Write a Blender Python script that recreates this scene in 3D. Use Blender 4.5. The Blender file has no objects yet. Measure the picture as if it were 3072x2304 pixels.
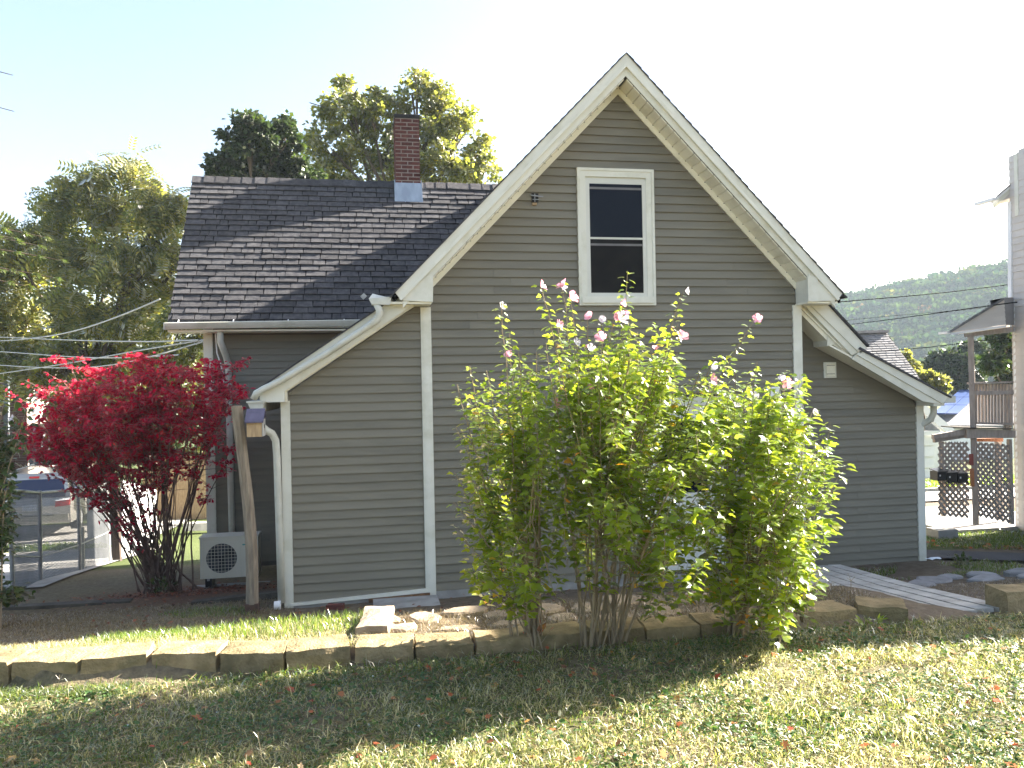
import bpy, math, random
import numpy as np
from mathutils import Vector, Matrix, noise

random.seed(7)
RNG = np.random.default_rng(7)
sc = bpy.context.scene
COL = sc.collection
R = math.radians

# ------------------------------------------------------------------ camera, sky, sun, exposure
TH, ROLL, F, CZ = R(10.5), R(1.1), 2389.0, 2.45
FW = Vector((math.sin(TH), math.cos(TH), 0)); RT = Vector((math.cos(TH), -math.sin(TH), 0)); UP = Vector((0, 0, 1))
CAM = Vector((0, 0, CZ))
cd = bpy.data.cameras.new('camera'); cam = bpy.data.objects.new('camera', cd); COL.objects.link(cam)
cx_ = RT * math.cos(ROLL) - UP * math.sin(ROLL); cy_ = RT * math.sin(ROLL) + UP * math.cos(ROLL)
m = Matrix((cx_, cy_, -FW)).transposed().to_4x4(); m.translation = CAM
cam.matrix_world = m
cd.sensor_width = 36; cd.lens = F / 3072 * 36; cd.clip_start = .05; cd.clip_end = 3000
sc.camera = cam

SUN = Vector((1.735, .41, 1.0)).normalized()
w = bpy.data.worlds.new('World'); sc.world = w; w.use_nodes = True
nt = w.node_tree
sky = nt.nodes.new('ShaderNodeTexSky'); sky.sky_type = 'NISHITA'; sky.sun_disc = False
sky.sun_elevation = math.asin(SUN.z); sky.sun_rotation = math.atan2(SUN.x, SUN.y)
sky.dust_density = 3.5; sky.air_density = 1.0; sky.ozone_density = 1.0
bg = nt.nodes['Background']; bg.inputs['Strength'].default_value = .05
nt.links.new(sky.outputs[0], bg.inputs['Color'])
ld = bpy.data.lights.new('sun', 'SUN'); ld.energy = 5.0; ld.angle = R(.5); ld.color = (1, .93, .82)
lo = bpy.data.objects.new('sun', ld); COL.objects.link(lo); lo.location = (20, 5, 20)
lo.rotation_euler = SUN.to_track_quat('Z', 'Y').to_euler()
vs = sc.view_settings
vs.view_transform = 'Standard'; vs.look = 'None'; vs.gamma = 1; vs.use_curve_mapping = False
vs.exposure = 3.08
sc.cycles.use_denoising = True
sc.cycles.max_bounces = 8; sc.cycles.diffuse_bounces = 4; sc.cycles.transmission_bounces = 4
sc.cycles.transparent_max_bounces = 8; sc.cycles.volume_bounces = 0
sc.cycles.sample_clamp_indirect = 6

# ------------------------------------------------------------------ helpers
def ray(px, py):
    x, y = px - 1536, py - 1152
    xr = x * math.cos(ROLL) - y * math.sin(ROLL); yr = y * math.cos(ROLL) + x * math.sin(ROLL)
    return FW + RT * (xr / F) - UP * (yr / F)
def at(px, py, v):          # photo pixel -> point on the upright plane at distance v
    r = ray(px, py); return CAM + r * (v / r.y)
def dep(px, py, Z): return CAM + ray(px, py) * Z
def onz(px, py, z):
    r = ray(px, py); return CAM + r * ((z - CZ) / r.z)
K = 3072 / 2212

def wloc(o):
    v = Vector((0, 0, 0))
    while o: v += o.location; o = o.parent
    return v
def root(name, loc, label, cat, group=None):
    o = bpy.data.objects.new(name, None); COL.objects.link(o); o.location = loc; o.empty_display_size = .2
    o['label'] = label; o['category'] = cat
    if group: o['group'] = group
    return o
def O(name, V, Fs, mt, parent=None, smooth=False, kind=None, label=None, cat=None, group=None):
    me = bpy.data.meshes.new(name)
    off = wloc(parent) if parent else Vector((0, 0, 0))
    me.from_pydata([(a[0] - off.x, a[1] - off.y, a[2] - off.z) for a in V], [], Fs)
    me.materials.append(mt)
    if smooth:
        me.polygons.foreach_set('use_smooth', [True] * len(me.polygons))
    o = bpy.data.objects.new(name, me); COL.objects.link(o)
    if parent: o.parent = parent
    if kind: o['kind'] = kind
    if label: o['label'] = label
    if cat: o['category'] = cat
    if group: o['group'] = group
    return o
def NP(name, V, Fs, mt, parent=None, kind=None, label=None, cat=None, smooth=False, cols=None):
    """numpy mesh: V (n,3), Fs (m,k)"""
    V = np.asarray(V, dtype=np.float32); Fs = np.asarray(Fs, dtype=np.int32)
    if parent: V = V - np.array(wloc(parent), dtype=np.float32)
    me = bpy.data.meshes.new(name); k = Fs.shape[1]
    me.vertices.add(len(V)); me.vertices.foreach_set('co', V.ravel())
    me.loops.add(Fs.size); me.loops.foreach_set('vertex_index', Fs.ravel())
    me.polygons.add(len(Fs)); me.polygons.foreach_set('loop_start', np.arange(0, Fs.size, k, dtype=np.int32))
    me.polygons.foreach_set('loop_total', np.full(len(Fs), k, dtype=np.int32))
    if smooth: me.polygons.foreach_set('use_smooth', np.ones(len(Fs), dtype=bool))
    if cols is not None:
        a = me.color_attributes.new('tint', 'FLOAT_COLOR', 'POINT')
        c = np.ones((len(V), 4), dtype=np.float32); c[:, :cols.shape[1]] = cols
        a.data.foreach_set('color', c.ravel())
    me.update(); me.validate()
    me.materials.append(mt)
    o = bpy.data.objects.new(name, me); COL.objects.link(o)
    if parent: o.parent = parent
    if kind: o['kind'] = kind
    if label: o['label'] = label
    if cat: o['category'] = cat
    return o

class MB:
    def __init__(s): s.v = []; s.f = []
    def hexa(s, p):          # 8 points: bottom ring 0-3, top ring 4-7
        n = len(s.v); s.v += [tuple(a) for a in p]
        s.f += [tuple(n + i for i in q) for q in ((3, 2, 1, 0), (4, 5, 6, 7), (0, 1, 5, 4), (1, 2, 6, 5), (2, 3, 7, 6), (3, 0, 4, 7))]
        return s
    def box(s, x0, x1, y0, y1, z0, z1):
        return s.hexa([(x0, y0, z0), (x1, y0, z0), (x1, y1, z0), (x0, y1, z0), (x0, y0, z1), (x1, y0, z1), (x1, y1, z1), (x0, y1, z1)])
    def prism(s, poly, v0, v1, P=None):   # poly in (u,z), counter-clockwise seen from the front (-v)
        P = P or (lambda u, v, z: (u, v, z))
        n = len(s.v); k = len(poly)
        s.v += [P(u, v0, z) for u, z in poly] + [P(u, v1, z) for u, z in poly]
        s.f.append(tuple(n + i for i in range(k))); s.f.append(tuple(n + k + i for i in reversed(range(k))))
        for i in range(k):
            j = (i + 1) % k; s.f.append((n + i, n + k + i, n + k + j, n + j))
        return s
    def bar(s, a, b, w, h, up=(0, 0, 1)):
        a, b = Vector(a), Vector(b); d = (b - a).normalized(); u = Vector(up)
        if abs(d.dot(u)) > .95: u = Vector((0, 1, 0))
        x = d.cross(u).normalized() * (w / 2); y = x.cross(d).normalized() * (h / 2)
        return s.hexa([a - x - y, a + x - y, b + x - y, b - x - y, a - x + y, a + x + y, b + x + y, b - x + y])
    def tube(s, pts, r, n=6, cap=True):
        pts = [Vector(p) for p in pts]; b = len(s.v)
        rs = r if isinstance(r, (list, tuple)) else [r] * len(pts)
        ref = Vector((.3, .9, .3)).normalized()
        for i, p in enumerate(pts):
            d = (pts[min(i + 1, len(pts) - 1)] - pts[max(i - 1, 0)]).normalized()
            x = d.cross(ref)
            if x.length < 1e-3: x = d.cross(Vector((1, 0, 0)))
            x.normalize(); y = d.cross(x)
            for k in range(n):
                t = 2 * math.pi * k / n; s.v.append(tuple(p + (x * math.cos(t) + y * math.sin(t)) * rs[i]))
        for i in range(len(pts) - 1):
            for k in range(n):
                a = b + i * n + k; c = b + i * n + (k + 1) % n; s.f.append((a, a + n, c + n, c))
        if cap:
            s.f.append(tuple(b + k for k in range(n))); s.f.append(tuple(b + (len(pts) - 1) * n + k for k in reversed(range(n))))
        return s
    def disc(s, c, r, n, axis, depth):   # short cylinder, axis 'v'
        c = Vector(c); b = len(s.v)
        for d in (0, depth):
            for k in range(n):
                t = 2 * math.pi * k / n
                s.v.append((c.x + r * math.cos(t), c.y + d, c.z + r * math.sin(t)) if axis == 'v' else (c.x + d, c.y + r * math.cos(t), c.z + r * math.sin(t)))
        s.f.append(tuple(b + k for k in range(n))); s.f.append(tuple(b + n + k for k in reversed(range(n))))
        for k in range(n): s.f.append((b + k, b + n + k, b + n + (k + 1) % n, b + (k + 1) % n))
        return s
    def build(s, name, mt, parent=None, **kw): return O(name, s.v, s.f, mt, parent, **kw)

# ------------------------------------------------------------------ materials
def newmat(name):
    mt = bpy.data.materials.new(name); mt.use_nodes = True
    return mt, mt.node_tree, mt.node_tree.nodes['Principled BSDF']
def L(nt, a, b): nt.links.new(a, b)
def rgba(c): return (c[0], c[1], c[2], 1)
def pmat(name, c1, c2=None, scale=6, detail=5, rough=.7, spec=.3, bump=0, bscale=40, rnd=0, stretch=None, metal=0, contrast=(.35, .65), dirt=None, dscale=1.3, island=0):
    mt, nt, b = newmat(name)
    b.inputs['Roughness'].default_value = rough; b.inputs['Specular IOR Level'].default_value = spec; b.inputs['Metallic'].default_value = metal
    c2 = c2 or tuple(x * .82 for x in c1)
    tc = nt.nodes.new('ShaderNodeTexCoord'); vec = tc.outputs['Object']
    if stretch:
        mp = nt.nodes.new('ShaderNodeMapping'); mp.inputs['Scale'].default_value = stretch; L(nt, vec, mp.inputs[0]); vec = mp.outputs[0]
    if rnd or island:
        oi = nt.nodes.new('ShaderNodeObjectInfo'); mu = nt.nodes.new('ShaderNodeMath'); mu.operation = 'MULTIPLY'; mu.inputs[1].default_value = 37.0
        L(nt, oi.outputs['Random'], mu.inputs[0])
        ad = nt.nodes.new('ShaderNodeVectorMath'); ad.operation = 'ADD'; L(nt, vec, ad.inputs[0]); L(nt, mu.outputs[0], ad.inputs[1]); vec = ad.outputs[0]
    nz = nt.nodes.new('ShaderNodeTexNoise'); nz.inputs['Scale'].default_value = scale; nz.inputs['Detail'].default_value = detail; L(nt, vec, nz.inputs['Vector'])
    cr = nt.nodes.new('ShaderNodeValToRGB'); cr.color_ramp.elements[0].position = contrast[0]; cr.color_ramp.elements[1].position = contrast[1]
    cr.color_ramp.elements[0].color = rgba(c2); cr.color_ramp.elements[1].color = rgba(c1); L(nt, nz.outputs['Fac'], cr.inputs[0])
    out = cr.outputs[0]
    if dirt:
        n2 = nt.nodes.new('ShaderNodeTexNoise'); n2.inputs['Scale'].default_value = dscale; n2.inputs['Detail'].default_value = 8; n2.inputs['Roughness'].default_value = .65; L(nt, vec, n2.inputs['Vector'])
        r2 = nt.nodes.new('ShaderNodeValToRGB'); r2.color_ramp.elements[0].position = .5; r2.color_ramp.elements[1].position = .75; L(nt, n2.outputs['Fac'], r2.inputs[0])
        mx = nt.nodes.new('ShaderNodeMixRGB'); L(nt, r2.outputs[0], mx.inputs['Fac']); L(nt, out, mx.inputs[1]); mx.inputs[2].default_value = rgba(dirt); out = mx.outputs[0]
    for amt, kind in ((rnd, 'o'), (island, 'i')):
        if amt:
            src = oi.outputs['Random'] if kind == 'o' else nt.nodes.new('ShaderNodeNewGeometry').outputs['Random Per Island']
            mr = nt.nodes.new('ShaderNodeMapRange'); mr.inputs[3].default_value = 1 - amt; mr.inputs[4].default_value = 1 + amt; L(nt, src, mr.inputs[0])
            mx = nt.nodes.new('ShaderNodeMixRGB'); mx.blend_type = 'MULTIPLY'; mx.inputs['Fac'].default_value = 1; L(nt, out, mx.inputs[1]); L(nt, mr.outputs[0], mx.inputs[2]); out = mx.outputs[0]
    L(nt, out, b.inputs['Base Color'])
    if bump:
        n3 = nt.nodes.new('ShaderNodeTexNoise'); n3.inputs['Scale'].default_value = bscale; n3.inputs['Detail'].default_value = 4; L(nt, vec, n3.inputs['Vector'])
        bp = nt.nodes.new('ShaderNodeBump'); bp.inputs['Strength'].default_value = bump; bp.inputs['Distance'].default_value = .02; L(nt, n3.outputs['Fac'], bp.inputs['Height']); L(nt, bp.outputs[0], b.inputs['Normal'])
    return mt
def leafmat(name, stops, trans=.45, gloss=.1, rough=.35, tboost=(1.5, 1.6, .9), tint=False):
    mt, nt, b = newmat(name); nt.nodes.remove(b); out = nt.nodes['Material Output']
    g = nt.nodes.new('ShaderNodeNewGeometry'); cr = nt.nodes.new('ShaderNodeValToRGB'); e = cr.color_ramp.elements
    while len(e) < len(stops): e.new(.5)
    for i, (p, c) in enumerate(stops): e[i].position = p; e[i].color = rgba(c)
    L(nt, g.outputs['Random Per Island'], cr.inputs[0]); col = cr.outputs[0]
    if tint:
        va = nt.nodes.new('ShaderNodeVertexColor'); va.layer_name = 'tint'
        mx = nt.nodes.new('ShaderNodeMixRGB'); mx.blend_type = 'MULTIPLY'; mx.inputs[0].default_value = 1; L(nt, col, mx.inputs[1]); L(nt, va.outputs[0], mx.inputs[2]); col = mx.outputs[0]
    d = nt.nodes.new('ShaderNodeBsdfDiffuse'); L(nt, col, d.inputs[0])
    tb = nt.nodes.new('ShaderNodeMixRGB'); tb.blend_type = 'MULTIPLY'; tb.inputs[0].default_value = 1; L(nt, col, tb.inputs[1]); tb.inputs[2].default_value = rgba(tboost)
    t = nt.nodes.new('ShaderNodeBsdfTranslucent'); L(nt, tb.outputs[0], t.inputs[0])
    m1 = nt.nodes.new('ShaderNodeMixShader'); m1.inputs[0].default_value = trans; L(nt, d.outputs[0], m1.inputs[1]); L(nt, t.outputs[0], m1.inputs[2])
    gl = nt.nodes.new('ShaderNodeBsdfGlossy'); gl.inputs['Roughness'].default_value = rough
    lw = nt.nodes.new('ShaderNodeFresnel'); lw.inputs[0].default_value = 1.4
    mm = nt.nodes.new('ShaderNodeMath'); mm.operation = 'MULTIPLY'; mm.inputs[1].default_value = gloss * 10; L(nt, lw.outputs[0], mm.inputs[0]); mm.use_clamp = True
    m2 = nt.nodes.new('ShaderNodeMixShader'); L(nt, mm.outputs[0], m2.inputs[0]); L(nt, m1.outputs[0], m2.inputs[1]); L(nt, gl.outputs[0], m2.inputs[2])
    L(nt, m2.outputs[0], out.inputs['Surface'])
    return mt

M = {}
M['siding'] = pmat('siding', (.205, .186, .142), (.182, .165, .126), scale=3, rough=.55, spec=.3, rnd=.05, bump=.04, bscale=90, stretch=(.4, 1, 3), dirt=(.128, .119, .094), dscale=1.1)
M['backing'] = pmat('backing', (.12, .11, .095))
M['trim'] = pmat('trim', (.73, .715, .63), (.67, .655, .565), scale=2.5, rough=.5, rnd=.03, dirt=(.55, .53, .42), dscale=2.2)
M['soffit'] = pmat('soffit', (.86, .83, .70), (.81, .77, .64), scale=3, rough=.55, rnd=.03, dirt=(.58, .55, .44))
M['gutter'] = pmat('gutter', (.62, .61, .54), (.52, .51, .44), scale=5, rough=.4, dirt=(.42, .42, .34), dscale=3)
M['shingle'] = pmat('shingle', (.084, .081, .083), (.052, .051, .056), scale=14, rough=.85, spec=.12, rnd=.2, island=.2, bump=.5, bscale=160)
M['underlay'] = pmat('underlay', (.018, .018, .02), rough=.95, spec=.1)
M['brick'] = pmat('brick', (.15, .052, .040), (.085, .032, .028), scale=18, rough=.9, spec=.2, rnd=.3, bump=.3, bscale=70)
M['mortar'] = pmat('mortar', (.36, .32, .28), (.27, .24, .21), scale=20, rough=.95)
M['lead'] = pmat('lead', (.42, .47, .52), (.3, .34, .39), scale=7, rough=.5, metal=.35, stretch=(1, 1, .3))
M['glass'], _nt, _b = newmat('glass'); _b.inputs['Base Color'].default_value = (.006, .008, .016, 1); _b.inputs['Roughness'].default_value = .06; _b.inputs['Specular IOR Level'].default_value = .1
M['screen'] = pmat('screen', (.012, .011, .011), (.008, .008, .009), rough=.6, spec=.1)
M['vinyl'] = pmat('vinyl', (.66, .65, .59), (.61, .6, .53), scale=3, rough=.4)
M['dark'] = pmat('dark', (.03, .027, .025), (.015, .014, .014), rough=.7)
M['black'] = pmat('black', (.02, .02, .022), (.013, .013, .014), rough=.35, spec=.5)
M['rust'] = pmat('rust', (.25, .13, .06), (.12, .07, .04), scale=30)
M['wood'] = pmat('wood', (.30, .25, .19), (.19, .155, .115), scale=6, rough=.85, stretch=(6, 6, .7), bump=.3, bscale=30, dirt=(.13, .1, .08), dscale=4)
M['plank'] = pmat('plank', (.48, .465, .43), (.33, .32, .295), scale=4, rough=.85, rnd=.12, stretch=(1.2, 1.2, 1), bump=.2, bscale=50, dirt=(.2, .18, .15), dscale=5)
M['deckwood'] = pmat('deckwood', (.44, .37, .32), (.32, .265, .23), scale=5, rough=.9, rnd=.14, stretch=(4, 4, 1), bump=.2, dirt=(.33, .3, .27), dscale=6)
M['redwood'] = pmat('redwood', (.42, .17, .08), (.3, .13, .07), scale=10)
M['timber'] = pmat('timber', (.11, .095, .075), (.06, .052, .042), scale=9, rough=.95, bump=.4, bscale=25)
M['birdwood'] = pmat('birdwood', (.46, .33, .19), (.34, .23, .13), scale=8, stretch=(5, 5, 1))
M['birdroof'] = pmat('birdroof', (.13, .115, .17), (.09, .08, .12), scale=12)
M['block'] = pmat('block', (.30, .23, .13), (.19, .145, .078), scale=9, detail=8, rough=.95, spec=.15, rnd=.14, bump=.6, bscale=55, dirt=(.09, .085, .045), dscale=4)
M['stone'] = pmat('stone', (.33, .26, .185), (.22, .17, .12), scale=6, detail=8, rough=.95, rnd=.12, bump=.5, bscale=30, dirt=(.25, .19, .13), dscale=3)
M['slate'] = pmat('slate', (.27, .26, .26), (.19, .185, .18), scale=6, detail=8, rough=.9, rnd=.12, bump=.5, bscale=30)
M['concrete'] = pmat('concrete', (.36, .35, .33), (.25, .24, .225), scale=5, detail=8, rough=.95, bump=.2)
M['asphalt'] = pmat('asphalt', (.075, .075, .078), (.055, .055, .058), scale=3, detail=10, rough=.95, bump=.3, bscale=90, dirt=(.1, .095, .09))
M['drive'] = pmat('drive', (.36, .345, .32), (.27, .26, .24), scale=3, detail=10, rough=.95, bump=.3, bscale=60, dirt=(.24, .23, .21))
M['acbody'] = pmat('acbody', (.78, .735, .60), (.72, .675, .55), scale=4, rough=.45)
M['acdark'] = pmat('acdark', (.075, .075, .08), (.045, .045, .05), scale=8, rough=.6)
M['teal'] = pmat('teal', (.05, .32, .27), rough=.5)
M['galv'] = pmat('galv', (.36, .365, .37), (.26, .265, .27), scale=12, rough=.45, metal=.5)
M['wire'] = pmat('wire', (.5, .5, .48), (.4, .4, .38), rough=.5)
M['darkwire'] = pmat('darkwire', (.006, .007, .008), rough=.9, spec=.02)
M['carpaint'], _nt, _b = newmat('carpaint'); _b.inputs['Base Color'].default_value = (.42, .40, .37, 1); _b.inputs['Metallic'].default_value = .55; _b.inputs['Roughness'].default_value = .3; _b.inputs['Coat Weight'].default_value = .6
M['carglass'], _nt, _b = newmat('carglass'); _b.inputs['Base Color'].default_value = (.01, .015, .05, 1); _b.inputs['Roughness'].default_value = .05
M['tail'] = pmat('tail', (.5, .03, .025), (.42, .03, .02), rough=.2, spec=.5)
M['rubber'] = pmat('rubber', (.02, .02, .02), rough=.8)
M['plate'] = pmat('plate', (.45, .55, .68), (.6, .62, .66), scale=20, rough=.4)
M['white'] = pmat('white', (.82, .82, .82), (.76, .76, .76), scale=3, rough=.5, rnd=.03)
M['nsiding'] = pmat('nsiding', (.6, .555, .51), (.55, .51, .47), scale=3, rough=.6, rnd=.03)
M['ngrey'] = pmat('ngrey', (.3, .29, .29), (.26, .25, .25), rough=.7)
M['solar'] = pmat('solar', (.03, .065, .19), (.025, .055, .16), rough=.35, spec=.4, rnd=.06)
M['roofgrey'] = pmat('roofgrey', (.2, .195, .195), (.13, .127, .13), scale=9, rough=.9, rnd=.14, island=.18)
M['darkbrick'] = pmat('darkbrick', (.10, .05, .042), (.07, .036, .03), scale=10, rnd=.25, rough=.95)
M['greyclap'] = pmat('greyclap', (.1, .115, .125), (.07, .08, .09), rnd=.1)
M['bark'] = pmat('bark', (.13, .1, .075), (.07, .055, .04), scale=9, rough=.95, stretch=(4, 4, 1), bump=.5)
M['stem'] = pmat('stem', (.32, .25, .165), (.2, .155, .1), scale=12, rough=.85, stretch=(3, 3, .6))
M['redstem'] = pmat('redstem', (.17, .105, .085), (.09, .06, .05), scale=12, rough=.9)
M['hibleaf'] = leafmat('hibleaf', [(0, (.05, .09, .018)), (.45, (.085, .14, .022)), (.955, (.125, .18, .028)), (.985, (.2, .2, .03)), (1, (.28, .14, .03))], trans=.6, gloss=.075, tboost=(6.0, 4.8, 1.4))
M['petal'] = leafmat('petal', [(0, (.62, .24, .32)), (.5, (.7, .33, .42)), (1, (.75, .45, .52))], trans=.35, gloss=.02, tboost=(1.1, 1, 1))
M['palepetal'] = leafmat('palepetal', [(0, (.66, .62, .7)), (1, (.75, .7, .75))], trans=.35, gloss=.02, tboost=(1, 1, 1))
M['redleaf'] = leafmat('redleaf', [(0, (.22, .005, .026)), (.5, (.35, .008, .04)), (.9, (.45, .014, .05)), (1, (.5, .06, .05))], trans=.55, gloss=.04, rough=.5, tboost=(2.0, 1.6, 1.6))
M['treeleaf'] = leafmat('treeleaf', [(0, (.075, .10, .024)), (.5, (.125, .145, .038)), (.88, (.175, .175, .045)), (1, (.24, .22, .055))], trans=.5, gloss=.08, rough=.5, tboost=(3.1, 2.9, 1.3))
M['walnutleaf'] = leafmat('walnutleaf', [(0, (.07, .095, .026)), (.5, (.13, .145, .042)), (.88, (.19, .18, .055)), (1, (.24, .22, .065))], trans=.5, gloss=.075, rough=.5, tboost=(3.2, 3.0, 1.5))
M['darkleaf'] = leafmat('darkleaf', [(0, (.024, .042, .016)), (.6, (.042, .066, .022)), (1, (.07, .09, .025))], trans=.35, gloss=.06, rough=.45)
M['shrubleaf'] = leafmat('shrubleaf', [(0, (.03, .055, .012)), (.6, (.055, .09, .02)), (1, (.12, .12, .03))], trans=.4, gloss=.07)
M['hemlock'] = leafmat('hemlock', [(0, (.05, .09, .02)), (.6, (.09, .14, .03)), (1, (.14, .17, .04))], trans=.4, gloss=.06, tboost=(1.7, 1.6, .7))
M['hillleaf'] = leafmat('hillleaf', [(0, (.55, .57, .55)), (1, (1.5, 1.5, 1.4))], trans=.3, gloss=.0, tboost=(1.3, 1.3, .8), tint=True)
M['grass'] = leafmat('grass', [(0, (.07, .10, .03)), (.3, (.18, .195, .07)), (.5, (.36, .33, .17)), (1, (.58, .53, .36))], trans=.45, gloss=.02, rough=.6, tboost=(1.75, 1.7, 1.1))
M['lawngreen'] = leafmat('lawngreen', [(0, (.05, .085, .02)), (.5, (.09, .135, .03)), (1, (.19, .2, .06))], trans=.45, gloss=.03, rough=.5, tboost=(2, 1.9, .9))
M['drygrass'] = leafmat('drygrass', [(0, (.13, .1, .055)), (.6, (.24, .185, .1)), (1, (.33, .26, .15))], trans=.3, gloss=.03, tboost=(1.1, 1.1, .9))
M['greengrass'] = leafmat('greengrass', [(0, (.055, .1, .02)), (.6, (.1, .16, .03)), (1, (.2, .22, .06))], trans=.5, gloss=.05, tboost=(2, 2, .8))
M['clover'] = leafmat('clover', [(0, (.035, .075, .022)), (.6, (.06, .12, .03)), (1, (.11, .16, .045))], trans=.35, gloss=.075, rough=.4)
M['litter'] = leafmat('litter', [(0, (.3, .17, .08)), (.3, (.42, .13, .05)), (.55, (.36, .07, .045)), (.8, (.48, .3, .08)), (1, (.4, .3, .2))], trans=.3, gloss=.04, tboost=(1.2, 1, .9))
M['redlitter'] = leafmat('redlitter', [(0, (.12, .055, .04)), (.5, (.2, .07, .045)), (1, (.26, .12, .07))], trans=.15, gloss=.03)
M['bucket'] = pmat('bucket', (.8, .85, .9), rough=.6)

# ground: soil / thatch / mulch / turf by painted region (what grows or lies there)
mt, nt, b = newmat('ground'); M['ground'] = mt
b.inputs['Roughness'].default_value = .95; b.inputs['Specular IOR Level'].default_value = .1
va = nt.nodes.new('ShaderNodeVertexColor'); va.layer_name = 'tint'; sp = nt.nodes.new('ShaderNodeSeparateColor'); L(nt, va.outputs[0], sp.inputs[0])
tc = nt.nodes.new('ShaderNodeTexCoord')
def nz(scale, det=8, ro=.6):
    n = nt.nodes.new('ShaderNodeTexNoise'); n.inputs['Scale'].default_value = scale; n.inputs['Detail'].default_value = det; n.inputs['Roughness'].default_value = ro; L(nt, tc.outputs['Object'], n.inputs['Vector']); return n.outputs['Fac']
def ramp(f, stops):
    c = nt.nodes.new('ShaderNodeValToRGB'); e = c.color_ramp.elements
    while len(e) < len(stops): e.new(.5)
    for i, (p, cc) in enumerate(stops): e[i].position = p; e[i].color = rgba(cc)
    L(nt, f, c.inputs[0]); return c.outputs[0]
def mixc(f, a, b_):
    x = nt.nodes.new('ShaderNodeMixRGB'); L(nt, f, x.inputs[0]); L(nt, a, x.inputs[1]); L(nt, b_, x.inputs[2]); return x.outputs[0]
soil = ramp(nz(9), [(.3, (.085, .066, .05)), (.7, (.19, .15, .115))])
thatch = ramp(nz(22), [(.3, (.07, .058, .035)), (.7, (.25, .205, .115))])
turf = ramp(nz(14), [(.3, (.04, .06, .02)), (.7, (.085, .105, .035))])
mulch = ramp(nz(30), [(.3, (.07, .045, .035)), (.5, (.14, .075, .055)), (.72, (.25, .1, .06))])
c = mixc(sp.outputs[0], soil, thatch); c = mixc(sp.outputs[1], c, turf); c = mixc(sp.outputs[2], c, mulch)
L(nt, c, b.inputs['Base Color'])
bp = nt.nodes.new('ShaderNodeBump'); bp.inputs['Strength'].default_value = .6; bp.inputs['Distance'].default_value = .03; L(nt, nz(40), bp.inputs['Height']); L(nt, bp.outputs[0], b.inputs['Normal'])

# ------------------------------------------------------------------ ground
def smooth(a, b_, x):
    t = np.clip((x - a) / (b_ - a), 0, 1); return t * t * (3 - 2 * t)
def H(u, v):
    u = np.asarray(u, dtype=float); v = np.asarray(v, dtype=float)
    lawn = np.interp(v, [-60, 1.5, 3, 4.2, 5.45, 5.6], [1.2, .68, .63, .595, .56, .56])
    bedL = np.interp(v, [5.5, 5.62, 6.2, 6.9, 8, 9.3, 10.2, 10.5, 11.5, 12.5, 14, 17, 22, 40, 90, 260], [.56, .68, .62, .44, .2, .02, -.14, -.12, -.3, -.42, -.55, -.9, -1.55, -2.6, -4, -6])
    bedM = np.interp(v, [5.5, 5.62, 6.7, 7.0, 8, 9.0, 12, 17, 22, 40, 90, 260], [.56, .61, .54, .4, .12, .0, -.3, -.7, -1.4, -2.6, -4, -6])
    bedR = np.interp(v, [5.5, 5.8, 6.6, 7.6, 8.3, 9.2, 10.6, 12, 14, 17, 22, 30, 40, 90, 260], [.5, .47, .33, .18, .06, -.06, -.1, -.1, -.2, -.6, -1.3, -2.0, -2.6, -4, -6])
    a = smooth(-1.6, -.6, u); bb = smooth(4.2, 5.2, u)
    bed = bedL * (1 - a) + bedM * a * (1 - bb) + bedR * bb
    front = 5.5 + .42 * smooth(1.7, 3.1, -u)
    z = np.where(v < front, lawn, bed)
    # far hill on the right
    d = np.hypot(u, v); az = np.degrees(np.arctan2(u, v))
    z = z + smooth(250, 425, d) * 50 * (.60 + .40 * smooth(22, 46, az)) * smooth(-60, 15, az)
    return z
def Hz(u, v): return float(H(u, v))
us = np.unique(np.concatenate([np.linspace(-700, -40, 23), np.linspace(-40, -7, 34), np.linspace(-7, 13, 180), np.linspace(13, 60, 40), np.linspace(60, 700, 55)]))
vv = np.unique(np.concatenate([np.linspace(-150, -6, 14), np.linspace(-6, 2, 16), np.linspace(2, 12.5, 170), np.linspace(12.5, 40, 60), np.linspace(40, 300, 30), np.linspace(300, 700, 24)]))
UU, VV = np.meshgrid(us, vv); ZZ = H(UU, VV)
nearm = (VV > 1) & (VV < 13) & (np.abs(UU) < 14)
jit = np.zeros_like(ZZ); ii = np.argwhere(nearm)
for a, b_ in ii: jit[a, b_] = noise.noise(Vector((UU[a, b_] * 1.7, VV[a, b_] * 1.7, 0))) * .022 + noise.noise(Vector((UU[a, b_] * 6, VV[a, b_] * 6, 3))) * .012
ZZ = ZZ + jit
nv, nu = UU.shape
G = np.stack([UU.ravel(), VV.ravel(), ZZ.ravel()], 1)
idx = np.arange(nv * nu).reshape(nv, nu)
FQ = np.stack([idx[:-1, :-1].ravel(), idx[:-1, 1:].ravel(), idx[1:, 1:].ravel(), idx[1:, :-1].ravel()], 1)
u_, v_ = G[:, 0], G[:, 1]
cols = np.zeros((len(G), 3))
n1 = np.array([noise.noise(Vector((a * .9, b_ * .9, 5))) for a, b_ in zip(u_, v_)])
lawnm = (v_ < 5.5 + .42 * smooth(1.7, 3.1, -u_))
cols[:, 0] = np.where(lawnm, .9, np.where(u_ < -.2, .75, .25)) * np.clip(.8 + n1, 0, 1)
cols[:, 1] = np.where(lawnm, np.clip(.25 + n1 * .9, 0, .8), 0)
cols[:, 1] = np.where((u_ > 7.2) & (v_ > 10.3) & (v_ < 13.5) & (u_ > 7), .85, cols[:, 1])
cols[:, 1] = np.where((v_ > 20), .8, cols[:, 1]); cols[:, 1] = np.where((v_ > 15) & (u_ < 4), .95, cols[:, 1])
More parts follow.
